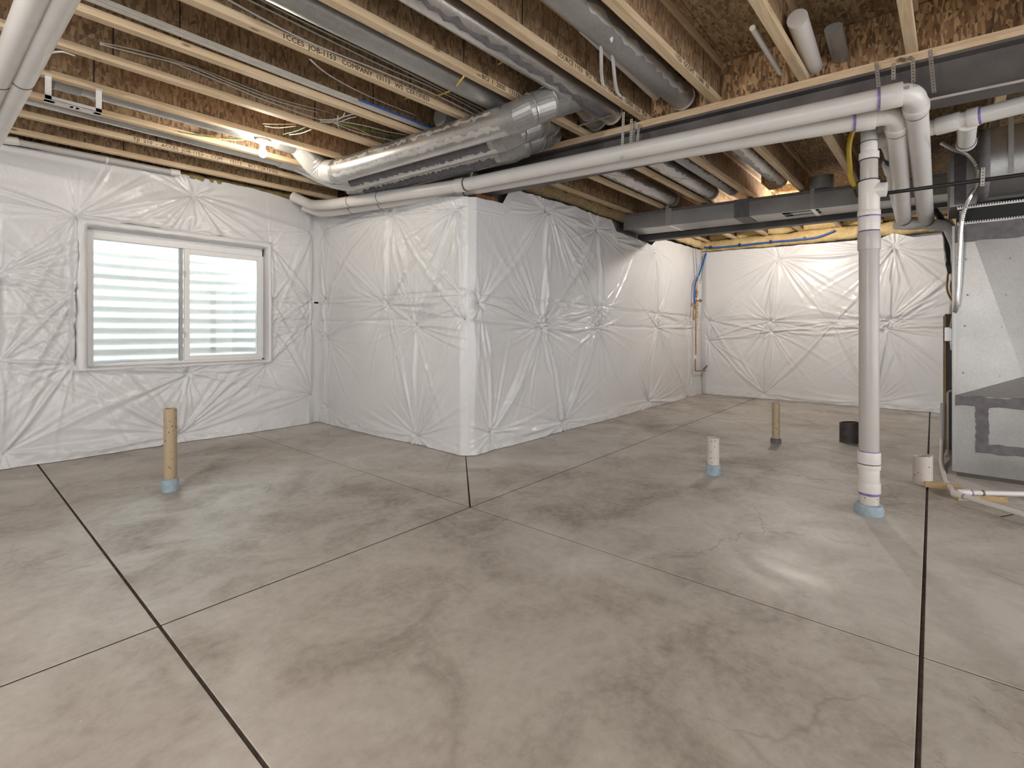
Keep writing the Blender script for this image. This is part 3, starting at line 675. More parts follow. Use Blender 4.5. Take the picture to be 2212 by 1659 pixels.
# ---- ducts running inside the joist bays (X direction)
def bay(label, p0, p1, r, flat=1.0, mat='galv', name='bay_duct', foil=None, z=None, seedx=0, end=True):
    p0 = V(p0); p1 = V(p1); root = empty(name, tuple((p0+p1)/2), label, 'duct', 'metal ducts inside the joist bays')
    dv = (p1-p0).normalized()
    b = MB(); b.tube([p0, p1], r, 24, flat=flat); b.build('duct_body', M[mat], root, smooth=50)
    if end:
        b = MB(); b.tube([p1-dv*.008, p1+dv*.008], r+.004, 24, flat=flat); b.build('end_bead', M['galv_light'], root, smooth=50)
    if foil:
        b = MB(); b.tube(seg(p0+dv*.02, p1-dv*.1, 50), r+.0015, 6, a0=foil[0], a1=foil[1], jit=.4, seed=seedx, flat=flat, caps=False); b.build('foil_tape', M[foil[2]], root, smooth=True)
    return root
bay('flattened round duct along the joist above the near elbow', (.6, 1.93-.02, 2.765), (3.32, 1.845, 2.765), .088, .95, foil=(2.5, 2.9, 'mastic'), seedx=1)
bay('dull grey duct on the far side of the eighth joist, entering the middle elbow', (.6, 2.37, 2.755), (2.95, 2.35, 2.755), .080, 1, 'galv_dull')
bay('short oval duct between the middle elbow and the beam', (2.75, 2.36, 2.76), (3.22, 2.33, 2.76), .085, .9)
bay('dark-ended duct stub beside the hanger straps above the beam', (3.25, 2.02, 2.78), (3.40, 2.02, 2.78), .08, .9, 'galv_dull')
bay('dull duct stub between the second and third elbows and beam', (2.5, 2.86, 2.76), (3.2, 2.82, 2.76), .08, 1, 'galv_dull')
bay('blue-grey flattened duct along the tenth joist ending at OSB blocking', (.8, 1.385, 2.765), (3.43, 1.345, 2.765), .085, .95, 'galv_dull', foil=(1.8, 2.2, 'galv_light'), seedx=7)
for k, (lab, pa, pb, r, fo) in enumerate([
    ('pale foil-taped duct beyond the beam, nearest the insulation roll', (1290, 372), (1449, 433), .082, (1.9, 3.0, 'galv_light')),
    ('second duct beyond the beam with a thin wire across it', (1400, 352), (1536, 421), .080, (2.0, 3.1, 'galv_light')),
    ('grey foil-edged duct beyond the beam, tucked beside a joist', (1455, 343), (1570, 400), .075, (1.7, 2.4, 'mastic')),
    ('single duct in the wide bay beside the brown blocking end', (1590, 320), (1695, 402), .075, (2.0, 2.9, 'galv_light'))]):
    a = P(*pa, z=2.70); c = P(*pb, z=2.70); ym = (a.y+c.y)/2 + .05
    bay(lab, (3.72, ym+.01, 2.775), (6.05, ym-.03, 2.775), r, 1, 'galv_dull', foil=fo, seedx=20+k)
    b = MB(); e = V((6.05, ym-.03, 2.775)); 
# ---- flat rectangular duct across the far joists
xr = lambda y: 6.36 - .14*y
RDc = empty('flat_duct', (6.3, 1.5, 2.447), 'flat rectangular sheet-metal duct hung across the joists beyond the beam', 'duct')
b = MB(); b.beamY(xr, .42, -.3, 3.12, 2.447, 2.655); b.build('duct_body', M['galv_panel'], RDc, bevel=.004)
def yface(px): q = P(px, 480, z=2.45); return q.y
for (ya, yb2, nm, mt) in ((1.62, 1.78, 'mastic_band', 'mastic'), (.98, 1.02, 'drive_cleat', 'galv'), (2.50, 2.54, 'drive_cleat', 'galv')):
    b = MB()
    b.beamY(lambda y: xr(y)-.003, .426, ya, yb2, 2.444, 2.658); b.build(nm, M[mt], RDc)
for (ya, yb2, x0, x1) in ((.95, 1.30, .04, .10), (.95, 1.30, .20, .26), (1.22, 1.30, .04, .26), (.95, 1.03, .04, .26)):
    b = MB(); b.beamY(lambda y: xr(y)+x0, x1-x0, ya, yb2, 2.4455, 2.448); b.build('mastic_band', M['mastic'], RDc)
b = MB(); b.beamY(lambda y: xr(y)-.0015, .01, -.28, 3.1, 2.62, 2.654); b.build('mastic_band', M['mastic'], RDc)
for yy in (2.55, 1.0): 
    b = MB(); b.beamY(lambda y: xr(y)-.006, .003, yy-.02, yy+.02, 2.45, 2.70); b.build('hanger_strap', M['galv'], RDc)
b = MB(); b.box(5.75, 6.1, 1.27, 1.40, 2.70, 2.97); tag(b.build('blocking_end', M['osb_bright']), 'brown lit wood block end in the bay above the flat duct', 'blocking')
b = MB(); b.tube([(6.3, .93, 2.66), (6.3, .93, 2.80)], .12, 24); tag(b.build('duct_takeoff', M['galv_dull'], smooth=50), 'round takeoff collar on top of flat duct under plywood', 'duct')

# ================================================================== TWO LONG WHITE PIPES AND RELATIVES
def pipe(name, label, pts, r, mat='pvc', d=.08, n=20, group=None, cat='pipe', caps=True):
    pts = [V(p) for p in pts]; root = empty(name, tuple(pts[0]), label, cat, group)
    b = MB(); b.tube(fillet(pts, d, 7), r, n); b.build('pipe_run', M[mat], root, smooth=50); return root
def coup(root, a, c, r, mat='pvc', name='coupling', prim=0):
    a = V(a); c = V(c); dv = (c-a).normalized()
    b = MB(); b.tube([a, a+dv*.004, c-dv*.004, c], [r*.97, r, r, r*.97], 24); b.build(name, M[mat], root, smooth=40)
    if prim:
        e = a if prim < 0 else c; s_ = -1 if prim < 0 else 1
        b = MB(); b.tube([e, e+dv*.011*s_], r*.94, 24); b.build('primer_band', M['primer'], root, smooth=40)
def band(root, p, dv, r, w_=.003, mat='line', name='seam_line'):
    p = V(p); dv = V(dv).normalized(); b = MB(); b.tube([p-dv*w_/2, p+dv*w_/2], r, 24); b.build(name, M[mat], root, smooth=40)
RP = .054
k1 = [P(712, 442, z=2.45), P(1003, 399, z=2.375), P(1500, 298, z=2.37), P(1916, 210, z=2.37)]
e1 = k1[3] + (k1[3]-k1[2]).normalized()*.115; e1.z = 2.365
far1 = V((5.5, .045, 2.055))
P1 = pipe('vent_pipe', 'upper long white pipe hung along the beam, elbowing toward the furnace', [P(632, 424, y=5.50), P(672, 443, y=5.34), k1[0], k1[1], k1[2], k1[3], e1, far1], RP, d=.13)
k2 = [P(716, 457, z=2.435), P(1003, 411, z=2.40), P(1500, 320, z=2.365), P(1862, 259, z=2.345)]
e2 = k2[3] + (k2[3]-k2[2]).normalized()*.155; e2.z = 2.35
far2 = V((5.35, .19, 2.06))
P2 = pipe('vent_pipe', 'lower long white pipe just behind the upper one, elbowing toward the furnace', [P(655, 445, y=5.52), P(690, 459, y=5.42), k2[0], k2[1], k2[2], k2[3], e2, far2], RP, d=.12)
for root, kk, ee, ff in ((P1, k1, e1, far1), (P2, k2, e2, far2)):
    dv = (kk[3]-kk[2]).normalized()
    coup(root, kk[3]-dv*.03, kk[3]+dv*.065, RP+.009, prim=-1)
    dx = (ff-ee).normalized(); coup(root, ee+dx*.13, ee+dx*.20, RP+.006); band(root, ee+dx*.21, dx, RP+.002, .004)
    band(root, ff-dx*.03, dx, RP+.003, .012, 'line')
    d2 = (kk[1]-kk[0]).normalized(); d3 = (kk[2]-kk[1]).normalized()
    coup(root, kk[1]-d2*.09, kk[1]-d2*.0, RP+.006); band(root, kk[1]+d3*.02, d3, RP+.003, .010)
    for t in (.18, .42): band(root, kk[0].lerp(kk[1], t), d2, RP+.002, .005)
    lettering('PVC-1120  SCH 40  ASTM D1785', ee+dx*.42+V((0, -.0585, -.06)), .018, root, (pi/2, 0, 0), 'line') if root is P1 else None
dy = (e1-k1[3]).normalized()
lettering('||||||||  12', k1[3]+dy*.085+V((-.056, .03, .008)), .020, P1, (pi/2, 0, -pi/2+.12), 'line')['kind'] = 'stuff'
# the pair ends in elbows at the far side
tr = pipe('trap_pipe', 'short horizontal white pipe joining the far ends of the two vents', [V((5.36, .24, 2.03)), V((5.5, .05, 2.03)), V((5.6, -.10, 2.01)), V((5.75, -.16, 1.85)), V((5.85, -.16, 1.35))], .042, d=.05)
coup(tr, V((5.38, .2, 2.03)), V((5.46, .10, 2.03)), .048); coup(tr, V((5.54, .0, 2.025)), V((5.6, -.07, 2.015)), .048)
# grey drain pipe along the window-wall top
gp_ = pipe('drain_pipe', 'small white drain pipe running under the joist over the window wall', [P(-60, 285, y=5.60), P(22, 304, y=5.60), P(372, 372, y=5.60)], .026, 'pvc_grey', group=None)
coup(gp_, P(5, 302, y=5.60), P(40, 306, y=5.6), .032); coup(gp_, P(228, 345, y=5.6), P(233, 346, y=5.6), .031); coup(gp_, P(368, 371, y=5.6), P(388, 374, y=5.6), .031)
# the two pipes overhead at the top left
for k, (a, c) in enumerate([((88, 92), (6, 262)), ((32, 92), (-40, 262))]):
    pa = P(*a, z=2.52); pc = P(*c, z=2.52); dv = (pc-pa).normalized()
    pr = pipe('overhead_pipe', ['white pipe crossing under joists at top left, right one of the pair', 'white pipe crossing under joists at top left, left one of the pair'][k], [pa-dv*3.2, pa, pc, pc+dv*.55], .05, group='pair of overhead white pipes')
    pm = P(*((45, 172), (-6, 172))[k], z=2.52); tt = (pm-pa).dot(dv); band(pr, pa+dv*tt, dv, .0525, .005)
# ================================================================== STACK PIPE
SX, SY = 3.722, .298
def zs(py): return CH + (HY-py)*(SX*cos(TH)+SY*sin(TH))/FPX
ST = empty('stack_pipe', (SX, SY, 0), 'tall white drain stack pipe with couplings, standing from floor to ceiling', 'pipe')
def sp(name, y0, y1, r, mat='pvc', sm=40, dx=0):
    b = MB(); z0, z1 = sorted((zs(y0), zs(y1))); z0 = max(0.0, z0); b.lathe([(r*.985, z0), (r, z0+.003), (r, z1-.003), (r*.985, z1)], (SX+dx, SY, 0), 28); return b.build(name, M[mat], ST, smooth=sm)
sp('lower_pipe', 1114, 1055, .0515, 'pvc_speck'); sp('main_pipe', 980, 520, .0525, 'pvc_grey')
sp('lower_coupling', 1062, 1040, .060); sp('lower_coupling', 1040, 1012, .0545); sp('lower_coupling', 1012, 1002, .060); sp('lower_coupling', 1000, 975, .0605)
sp('primer_band', 1068, 1062, .0535, 'primer'); sp('primer_band', 1001, 999.5, .0585, 'line'); sp('primer_band', 975, 973, .0535, 'primer')
sp('upper_coupling', 540, 502, .059, 'pvc_grey'); sp('primer_band', 502, 500, .0555, 'primer'); sp('upper_coupling', 499, 470, .0575, 'pvc'); sp('primer_band', 470, 467.5, .0585, 'primer'); sp('upper_coupling', 467, 456, .0595)
sp('cleanout_tee', 456, 393, .055, 'pvc'); b = MB(); zc = zs(412); b.tube([(SX, SY-.0, zc), (SX-.01, SY-.085, zc-.01)], .043, 20); b.build('cleanout_branch', M['pvc'], ST, smooth=40)
sp('upper_pipe', 395, 333, .046, 'pvc_grey'); sp('hub', 345, 330, .052, 'pvc'); sp('seam_line', 347, 345.5, .0528, 'line'); sp('seam_line', 391, 389.5, .056, 'line')
sp('hub', 329, 310, .044, 'pvc'); sp('top_pipe', 312, 150, .0425, 'pvc_grey'); sp('hub', 275, 255, .048, 'pvc'); sp('seam_line', 308, 306.5, .0445, 'line')
b = MB(); rnd = random.Random(2); pr_ = []
b.lathe([(.075, 0), (.076, .03), (.068, .055), (.053, .06)], (SX, SY, 0), 22); b.v = [(x+.006*mn.noise(V((x*30, y*30, z*30))), y+.006*mn.noise(V((y*30, x*30, z*30+5))), z + (.008*mn.noise(V((x*40, y*40, 1))) if z > .01 else 0)) for x, y, z in b.v]
b.build('foam_collar', M['foam_blue'], ST, smooth=40)
# small offset vent behind the stack
br = pipe('branch_pipe', 'bluish white wye pipe rising behind the stack and sloping to the far side', [P(1908, 296, x=4.0), P(1925, 330, x=4.25), P(1930, 400, x=4.7), P(1948, 478, x=5.3)], .038, d=.1)
coup(br, P(1898, 285, x=3.95), P(1918, 308, x=4.1), .05); band(br, P(1926, 345, x=4.3), (1, 0, -.3), .042, .03, 'line'); coup(br, P(1922, 352, x=4.33), P(1928, 372, x=4.45), .046)
# third pipe at right with stub
a3 = P(2045, 268, z=2.34); c3 = P(2212, 226, z=2.34); dv3 = (c3-a3).normalized()
P3 = pipe('drain_pipe', 'white pipe at right under the beam, with a capped branch stub', [a3-dv3*.35, a3, c3, c3+dv3*1.2], .0455)
q3 = P(2100, 254, z=2.34); coup(P3, q3-dv3*.02, q3+dv3*.03, .053, prim=1); coup(P3, q3-dv3*.16, q3-dv3*.05, .052)
s0 = q3 - dv3*.02 + V((0, 0, -.02)); s1 = P(2087, 308, x=4.30)
b = MB(); b.tube([s0, s0.lerp(s1, .3), s1], [.05, .045, .045], 24); b.build('branch_stub', M['pvc'], P3, smooth=40)
dd = (s1-s0).normalized(); coup(P3, s1-dd*.015, s1+dd*.03, .052); band(P3, s1-dd*.02, dd, .048, .006)
# ================================================================== FLOOR STUBS
def stub(label, px, py, r, h, mat, collar='foam_blue', ch=.05, name='stub_pipe', cr=1.25, half=False, open_=True):
    c = P(px, py, z=0); root = empty(name, (c.x, c.y, 0), label, 'pipe', None)
    b = MB(); b.lathe([(r, 0), (r, h), (r*.86, h), (r*.86, h-.06), (0.0001, h-.06)], (c.x, c.y, 0), 24)
    if half: b.v = [(x, y, z - (.02*(y-c.y+r)/(2*r) if z > h-.07 else 0)) for x, y, z in b.v]
    b.build('pipe_body', M[mat], root, smooth=40)
    if collar:
        b = MB(); b.lathe([(r*cr, 0), (r*cr*1.02, ch*.6), (r*cr, ch), (r*1.02, ch*1.04)], (c.x, c.y, 0), 22)
        b.v = [(x+.005*mn.noise(V((x*40, y*40, z*30))), y+.005*mn.noise(V((y*40, x*40, z*30+5))), z+(.006*mn.noise(V((x*50, y*50, 1))) if z > .02 else 0)) for x, y, z in b.v]
        b.build('foam_collar', M[collar], root, smooth=40)
    return root
stub('tall tan stub pipe with blue collar in front of the window wall', 368, 1060, .040, .575, 'pvc_tanspeck', ch=.085, cr=1.28)
stub('short paint-splashed white stub pipe with pale blue collar, middle of floor', 1541, 1024, .044, .285, 'pvc_speck', ch=.075)
stub('thin tan dirty stub pipe with dark collar near the end wall', 1676, 957, .036, .40, 'pvc_tanspeck', 'mastic', ch=.045, cr=1.3)
stub('short dark brown stub pipe standing behind the stack', 1834, 955, .082, .21, 'abs', None, half=True)
stub('wide splashed white stub pipe near the furnace drain line', 1993, 1045, .058, .215, 'pvc_speck', None, half=True)
# ================================================================== FURNACE SIDE
PL = empty('return_plenum', (5.45, -.6, 0), 'tall galvanised sheet-metal return plenum beside furnace, right edge', 'plenum')
PX = 5.12; yl = P(2064, 700, x=PX).y; yr = -1.35
def face(px, py): q = P(px, py, x=PX); return q
zt_, zm = 1.93, .62
b = MB(); b.box(PX+.012, PX+.62, yr, yl, .03, zt_); b.build('box', M['galv_panel'], PL)
# cross-broken face panel
cxp = face(2188, 812); A = V((PX, yl, zt_)); B_ = V((PX, yr, zt_)); C_ = V((PX, yr, zm)); D_ = V((PX, yl, zm)); Ctr = V((PX-.035, cxp.y-.05, cxp.z)); tl_ = V((PX-.001, face(2092, 488).y, zt_)); bl_ = V((PX-.001, face(2160, 868).y, zm)); bm_ = V((PX-.001, face(2205, 868).y, zm))
b = MB(); b.add([A, tl_, Ctr, bl_, D_, bm_, C_, B_], [(0, 4, 3, 2, 1), (2, 3, 5), (1, 2, 7), (2, 5, 6), (2, 6, 7)]); b.build('crossbroken_panel', M['galv_panel'], PL)
for (px, py) in ((2087, 560), (2183, 558), (2090, 637), (2173, 637), (2084, 704), (2164, 706), (2081, 805), (2160, 812)):
    q = face(px, py) - V((.012, 0, 0)); b = MB(); b.tube([q, q-V((.012, 0, 0)), q-V((.014, 0, 0))], [.007, .006, .001], 8); b.build('rivet', M['staple'], PL)
b = MB(); b.box(PX-.004, PX+.012, yl, yl+.022, .03, zt_); b.build('corner_seam', M['galv_panel'], PL, bevel=.003)
def jag(pts, rnd, s=.006):  # jagged band polygon on the face
    return pts
def mband(y0, y1, z0, z1, seed, nm='mastic_band'):
    PX_ = PX-.004-.0015*seed; rnd = random.Random(seed); b = MB(); hor = abs(y1-y0) > abs(z1-z0); n = 26; vs = []; fs = []
    for i in range(n+1):
        t = i/n
        if hor: y_ = y0+(y1-y0)*t; vs += [(PX_, y_, z0+rnd.uniform(-.006, .006)), (PX_, y_, z1+rnd.uniform(-.006, .006))]
        else: z_ = z0+(z1-z0)*t; vs += [(PX_, y0+rnd.uniform(-.005, .005), z_), (PX_, y1+rnd.uniform(-.005, .005), z_)]
    fs = [(2*i, 2*i+1, 2*i+3, 2*i+2) for i in range(n)]; b.add(vs, fs); b.build(nm, M['mastic'], PL)
yv0 = face(2107, 930).y; yv1 = face(2136, 930).y
mband(yl, yr, .545, .62, 1); mband(yv1, yv0, .23, .56, 2); mband(yv0, yr, .20, .27, 3)
mband(yl, yr, zt_-.13, zt_-.0, 4)
b = MB(); b.box(PX-.001, PX+.011, yr, yl, .03, zm+.0); b.build('lower_panel', M['galv_panel'], PL)
b = MB(); b.box(PX+.0, PX+.60, yr, yl-.01, 0, .03); b.build('base', M['furnace'], PL)
# canvas connector with toothed metal edges
CN = empty('flex_connector', (5.4, -.7, 1.95), 'black canvas connector with toothed metal edges above the plenum', 'connector')
b = MB(); b.box(PX+.02, PX+.60, yr, yl-.02, 1.94, 2.08); b.build('canvas', M['canvas'], CN)
for z_ in (1.945, 2.065):
    b = MB(); y_ = yl-.01
    b.box(PX+.004, PX+.010, yr, yl-.01, z_-.012, z_)
    while y_ > yr: b.box(PX+.004, PX+.010, y_-.007, y_, z_, z_+.010); y_ -= .014
    b.build('toothed_edge', M['galv_light'], CN)
# supply plenum and trunk above
SPn = empty('supply_plenum', (5.5, -.1, 2.085), 'dented galvanised supply plenum above the canvas connector', 'plenum')
b = MB(); q0 = P(2050, 455, x=PX+.05); b.box(PX+.05, PX+.6, yl-.25, q0.y, 2.085, 2.52); b.build('box', M['galv_dull'], SPn, bevel=.006)
b = MB(); b.box(PX+.047, PX+.05, q0.y-.10, q0.y-.03, 2.10, 2.5); b.build('mastic_band', M['mastic'], SPn)
TRx = 4.78; yt0 = P(2118, 300, x=TRx).y
TKk = empty('sheet_metal_duct', (5.0, -.8, 2.10), 'large rounded sheet-metal trunk duct at the right edge under the white pipe', 'duct')
b = MB(); pr = [(TRx+.30, 2.09), (TRx+.12, 2.11), (TRx+.03, 2.17), (TRx, 2.25), (TRx, 2.42), (TRx+.03, 2.50), (TRx+.10, 2.56), (TRx+.30, 2.58), (PX+.5, 2.58), (PX+.5, 2.09)]
vs = [(x, yy, z) for yy in (yt0, yt0-.5, -1.4) for x, z in pr]; m_ = len(pr); fs = [(k*m_+i, k*m_+(i+1) % m_, (k+1)*m_+(i+1) % m_, (k+1)*m_+i) for k in range(2) for i in range(m_)] + [tuple(range(m_)), tuple(reversed(range(2*m_, 3*m_)))]
b.add(vs, fs); b.build('duct_body', M['galv_panel'], TKk, smooth=30)
b = MB(); vs = [(x-.004 if x < TRx+.2 else x, yy, z-(.004 if z < 2.3 else 0)) for yy in (yt0+.005, yt0-.05) for x, z in pr[:8]]; m_ = 8
b.add(vs, [(i, i+1, m_+i+1, m_+i) for i in range(m_-1)]); b.build('collar', M['mastic'], TKk, smooth=30, solid=.003)
b = MB(); b.box(TRx-.008, TRx-.002, P(2190, 300, x=TRx).y, P(2178, 300, x=TRx).y, 2.20, 2.62); b.build('hanger_strap', M['galv_dull'], TKk)
# furnace cabinet and side strip
fy = P(2041, 800, x=5.95).y
FC = empty('furnace', (6.3, -.5, 0), 'brown metal furnace cabinet half hidden behind the sheet-metal plenum', 'furnace')
b = MB(); b.box(5.95, 6.65, fy-.75, fy-.0, .04, 1.27); b.build('cabinet', M['furnace'], FC, bevel=.005)
b = MB(); b.box(5.93, 5.952, fy-.008, fy+.012, .04, 1.25); b.build('cabinet_edge', M['lumber'], FC)
b = MB(); b.box(5.925, 5.95, fy-.1, fy-.03, .05, .56); b.build('access_panel', M['furnace'], FC, bevel=.004)
b = MB(); b.tube(fillet([(5.91, fy-.02, .05), (5.91, fy-.02, .58), (5.91, fy-.16, .58)], .03), .009, 8); b.build('condensate_tube', M['pvc'], FC, smooth=40)
# junction box
jb = P(2056, 722, x=5.5); JB = empty('junction_box', tuple(jb), 'small metal junction box on the furnace side fed by flexible conduit', 'electrical box')
b = MB(); b.box(jb.x-.02, jb.x+.03, jb.y-.035, jb.y+.035, jb.z-.06, jb.z+.06); b.build('box', M['galv'], JB, bevel=.004)
b = MB(); b.box(jb.x-.024, jb.x-.02, jb.y+.0, jb.y+.045, jb.z-.055, jb.z+.055); b.build('cover', M['galv_light'], JB)
b = MB(); b.tube([jb+V((0, 0, -.06)), jb+V((.0, -.005, -.13))], .014, 12); b.build('connector', M['strap'], JB, smooth=40)
# flexible conduit
def flex(label, pts, r, mat, name='flexible_conduit', k=None):
    path = smoothp(pts, 10); L = sum((b_-a_).length for a_, b_ in zip(path[:-1], path[1:])); k = int(L/.0075); pp = dense(path, k)
    b = MB(); b.tube(pp, [r+(.0022 if i % 2 else -.0022) for i in range(len(pp))], 10); return tag(b.build(name, M[mat], smooth=60), label, 'conduit')
CXc = 4.95
flex('silver flexible metal conduit hanging down the left edge of the plenum', [P(2033, 308, x=4.9), P(2060, 322, x=4.9), P(2092, 334, x=4.9), P(2112, 362, x=CXc), P(2112, 398, x=CXc), P(2094, 428, x=CXc), P(2079, 470, x=5.0), P(2073, 540, x=5.03), P(2069, 620, x=5.05), P(2064, 668, x=5.1), P(2058, 700, x=5.35), jb+V((0, 0, .06))], .0145, 'strap')
flex('second thinner flexible conduit close behind the first at the plenum edge', [P(2076, 455, x=5.04), P(2078, 520, x=5.07), P(2075, 600, x=5.09), P(2070, 660, x=5.1)], .010, 'galv_dull')
# black line set
b = MB(); pth = smoothp([P(2020, 455, x=6.3), P(2035, 478, x=6.1), P(2046, 512, x=5.9), P(2050, 548, x=5.85), P(2053, 572, x=5.8), P(2057, 590, x=5.8)], 8)
b.tube([p + V((0, .006*mn.noise(p*20), .004*mn.noise(p*25))) for p in pth], [.028]*14+[.032]*(len(pth)-14), 12); LS = tag(b.build('refrigerant_line', M['wire_black'], smooth=40), 'black foam-wrapped refrigerant line dropping beside the plenum', 'line')
b = MB(); b.box(P(2043, 570, x=5.78).x, P(2043, 570, x=5.78).x+.03, P(2050, 570, x=5.78).y, P(2043, 570, x=5.78).y, P(2046, 574, x=5.78).z, P(2046, 564, x=5.78).z); tag(b.build('cable_clip', M['wire_black']), 'small black clip at the lower end of the wrapped line', 'clip')
b = MB(); b.tube(smoothp([P(2050, 575, x=5.8), P(2047, 600, x=5.78), P(2046, 625, x=5.78), P(2054, 645, x=5.78), P(2062, 652, x=5.78)], 8), .008, 8); tag(b.build('control_wire', M['wire_orange'], smooth=True), 'looped orange-brown control wire beside the plenum', 'wire')
b = MB(); b.tube(smoothp([P(2056, 600, x=5.8), P(2053, 622, x=5.79), P(2058, 642, x=5.79), P(2064, 650, x=5.79)], 8), .006, 8); tag(b.build('control_wire', M['brass'], smooth=True), 'short brown control wire inside the orange loop', 'wire')
b = MB(); b.tube(fillet([P(2045, 478, x=6.2), P(2058, 500, x=6.1), P(2062, 540, x=6.05), P(2066, 620, x=6.05), P(2062, 680, x=6.0)], .1), .04, 14); tag(b.build('flue_pipe', M['pvc_grey'], smooth=40), 'grey pipe curving down behind the black wrapped line', 'pipe')
# black gas pipe
xg = 4.15; ga = P(1902, 419, x=xg); gb = P(2212, 377, x=xg); gd = (gb-ga).normalized()
GP = pipe('gas_pipe', 'straight black iron gas pipe crossing in front of the ducts at right', [ga-gd*.05, gb, gb+gd*1.0], .0125, 'black_pipe', n=12)
# yellow gas line
yp = [P(1858, 268, x=4.6), P(1842, 285, x=4.55), P(1834, 318, x=4.55), P(1836, 360, x=4.6), P(1838, 384, x=4.65), P(1848, 404, x=4.7)]
CS = empty('gas_line', tuple(yp[-1]), 'yellow flexible gas line hanging from the ceiling left of the stack', 'gas line')
b = MB(); b.tube(smoothp(yp, 8), .017, 12); b.build('tube', M['csst'], CS, smooth=40)
e_ = yp[-1]; b = MB(); b.tube(fillet([e_+V((0, 0, .01)), e_+V((.02, -.02, -.075)), e_+V((0.05, -.11, -.09))], .03), .024, 14); b.build('elbow_fitting', M['black_pipe'], CS, smooth=40)
b = MB(); b.tube([e_+V((0, 0, -.02)), e_+V((.005, -.005, .02))], .026, 12); b.build('nut', M['brass'], CS, smooth=40)
# ================================================================== CONDENSATE LINES ON THE FLOOR
zc_ = .054
cp = [P(2036, 870, x=5.9), P(2035, 952, x=5.88), P(2030, 975, x=5.82), P(2033, 1000, x=5.35), P(2041, 1038, x=4.95), P(2048, 1058, z=.07), P(2062, 1066, z=zc_), P(2212, 1112, z=zc_)]
CD = pipe('condensate_pipe', 'thin white condensate pipe coming down by the furnace and crossing the floor', [cp[0], cp[1], cp[3], cp[4], cp[6], cp[7], cp[7]+(cp[7]-cp[6])*.8], .0165, 'pvc', d=.06, n=14)
coup(CD, cp[1], cp[1]+V((-.02, 0, -.10)), .021); dv = (cp[7]-cp[6]).normalized(); coup(CD, cp[6]-dv*.01, cp[6]+dv*.05, .0205); band(CD, cp[6]+dv*.06, dv, .0185, .006, 'primer', 'primer_band')
c0 = P(2074, 1064, z=zc_); c1 = P(2212, 1067, z=zc_); dv = (c1-c0).normalized()
CD2 = pipe('condensate_pipe', 'thin white pipe lying on wood scraps parallel to the plenum base', [c0-dv*.0, c1, c1+dv*.7], .0165, 'pvc', n=14)
coup(CD2, c0-dv*.02, c0+dv*.06, .021, prim=1)
for t in (.28, .30): band(CD2, c0.lerp(c1, t+.06), dv, .0185, .003)
for k, (px, py, lx, ly, rz, lab) in enumerate([(2036, 1055, .20, .07, .1, 'flat wood scrap under the drain line beside the wide stub pipe'), (2085, 1078, .13, .075, .55, 'wood block propping the crossing of the two drain lines'), (2140, 1080, .14, .08, .3, 'pale wood block under the rear drain line, rightmost')]):
    q = P(px, py, z=0); b = MB(); b.box(-ly/2, ly/2, -lx/2, lx/2, 0, .036); b.v = [tuple(Matrix.Rotation(rz, 3, 'Z') @ V(v_) + V((q.x, q.y, 0))) for v_ in b.v]
    tag(b.build('wood_block', M['lumber'], bevel=.002), lab, 'wood block', 'wood scraps under the drain lines')
b = MB(); q = P(2208, 1108, z=.05); b.tube(smoothp([q+V((0, .09, -.045)), q+V((0, .04, -.02)), q+V((0, 0, .008)), q+V((.03, -.03, -.03))], 6), .003, 6); tag(b.build('zip_tie', M['wire_black'], smooth=True), 'black wire tie around the floor drain pipe at the right edge', 'tie')
b = MB(); b.tube(smoothp([P(2052, 1030, x=5.1), P(2064, 1045, x=5.05), P(2072, 1055, x=5.0), P(2078, 1064, z=.06)], 6), .005, 8); tag(b.build('control_wire', M['wire_black'], smooth=True), 'thin black wire trailing from the plenum foot to the drain line', 'wire')
# ================================================================== COPPER MANIFOLD IN THE CORNER
yc_ = YC-.11
CM = empty('copper_riser', tuple(P(1503, 780, y=yc_)), 'thin copper water riser with brass valves in the far wall corner', 'pipe')
pc = [P(1507, 606, y=yc_), P(1503, 660, y=yc_), P(1503, 768, y=yc_)]
b = MB(); b.tube([pc[0], pc[1], pc[2]], .012, 10); b.build('copper_tube', M['copper'], CM, smooth=40)
b = MB(); q1 = P(1502, 774, y=yc_); q2 = P(1502, 801, y=yc_); q3_ = P(1524, 801, y=yc_); b.tube(fillet([q1, q2, q3_], .03), .011, 10); b.build('copper_tube', M['copper'], CM, smooth=40)
b = MB(); b.tube([P(1503, 767, y=yc_), P(1502, 776, y=yc_)], .013, 10); b.build('white_joint', M['enamel'], CM)
b = MB(); b.tube([P(1520, 798, y=yc_-.01), P(1527, 790, y=yc_-.02)], .012, 8); b.build('valve_handle', M['brass'], CM)
for (y0, y1, r_) in ((606, 625, .018), (628, 640, .023), (655, 668, .024), (672, 686, .02)):
    b = MB(); b.tube([P(1505, y0, y=yc_), P(1503, y1, y=yc_)], r_, 12); b.build('valve_body', M['brass'], CM, smooth=40)
b = MB(); q = P(1503, 650, y=yc_); b.tube([q, q+V((.0, -.07, 0))], .010, 8); b.tube([q+V((-.0, -.07, .02)), q+V((.09, -.075, 0)), q+V((0, -.07, -.02))], .012, 6); b.build('lever', M['brass'], CM)
b = MB(); b.tube(fillet([P(1500, 690, y=yc_), P(1498, 688, y=yc_), P(1498, 655, y=yc_), P(1504, 650, y=yc_)], .02), .011, 8); b.build('copper_tube', M['copper'], CM, smooth=40)
b = MB(); b.tube(smoothp([P(1527, 543, y=yc_), P(1521, 560, y=yc_), P(1511, 590, y=yc_), P(1503, 610, y=yc_-.01), P(1500, 640, y=yc_-.01), P(1500, 656, y=yc_)], 6), .014, 10); tag(b.build('supply_tube', M['pex'], smooth=True), 'blue plastic water tube curving down to the copper riser', 'tube')
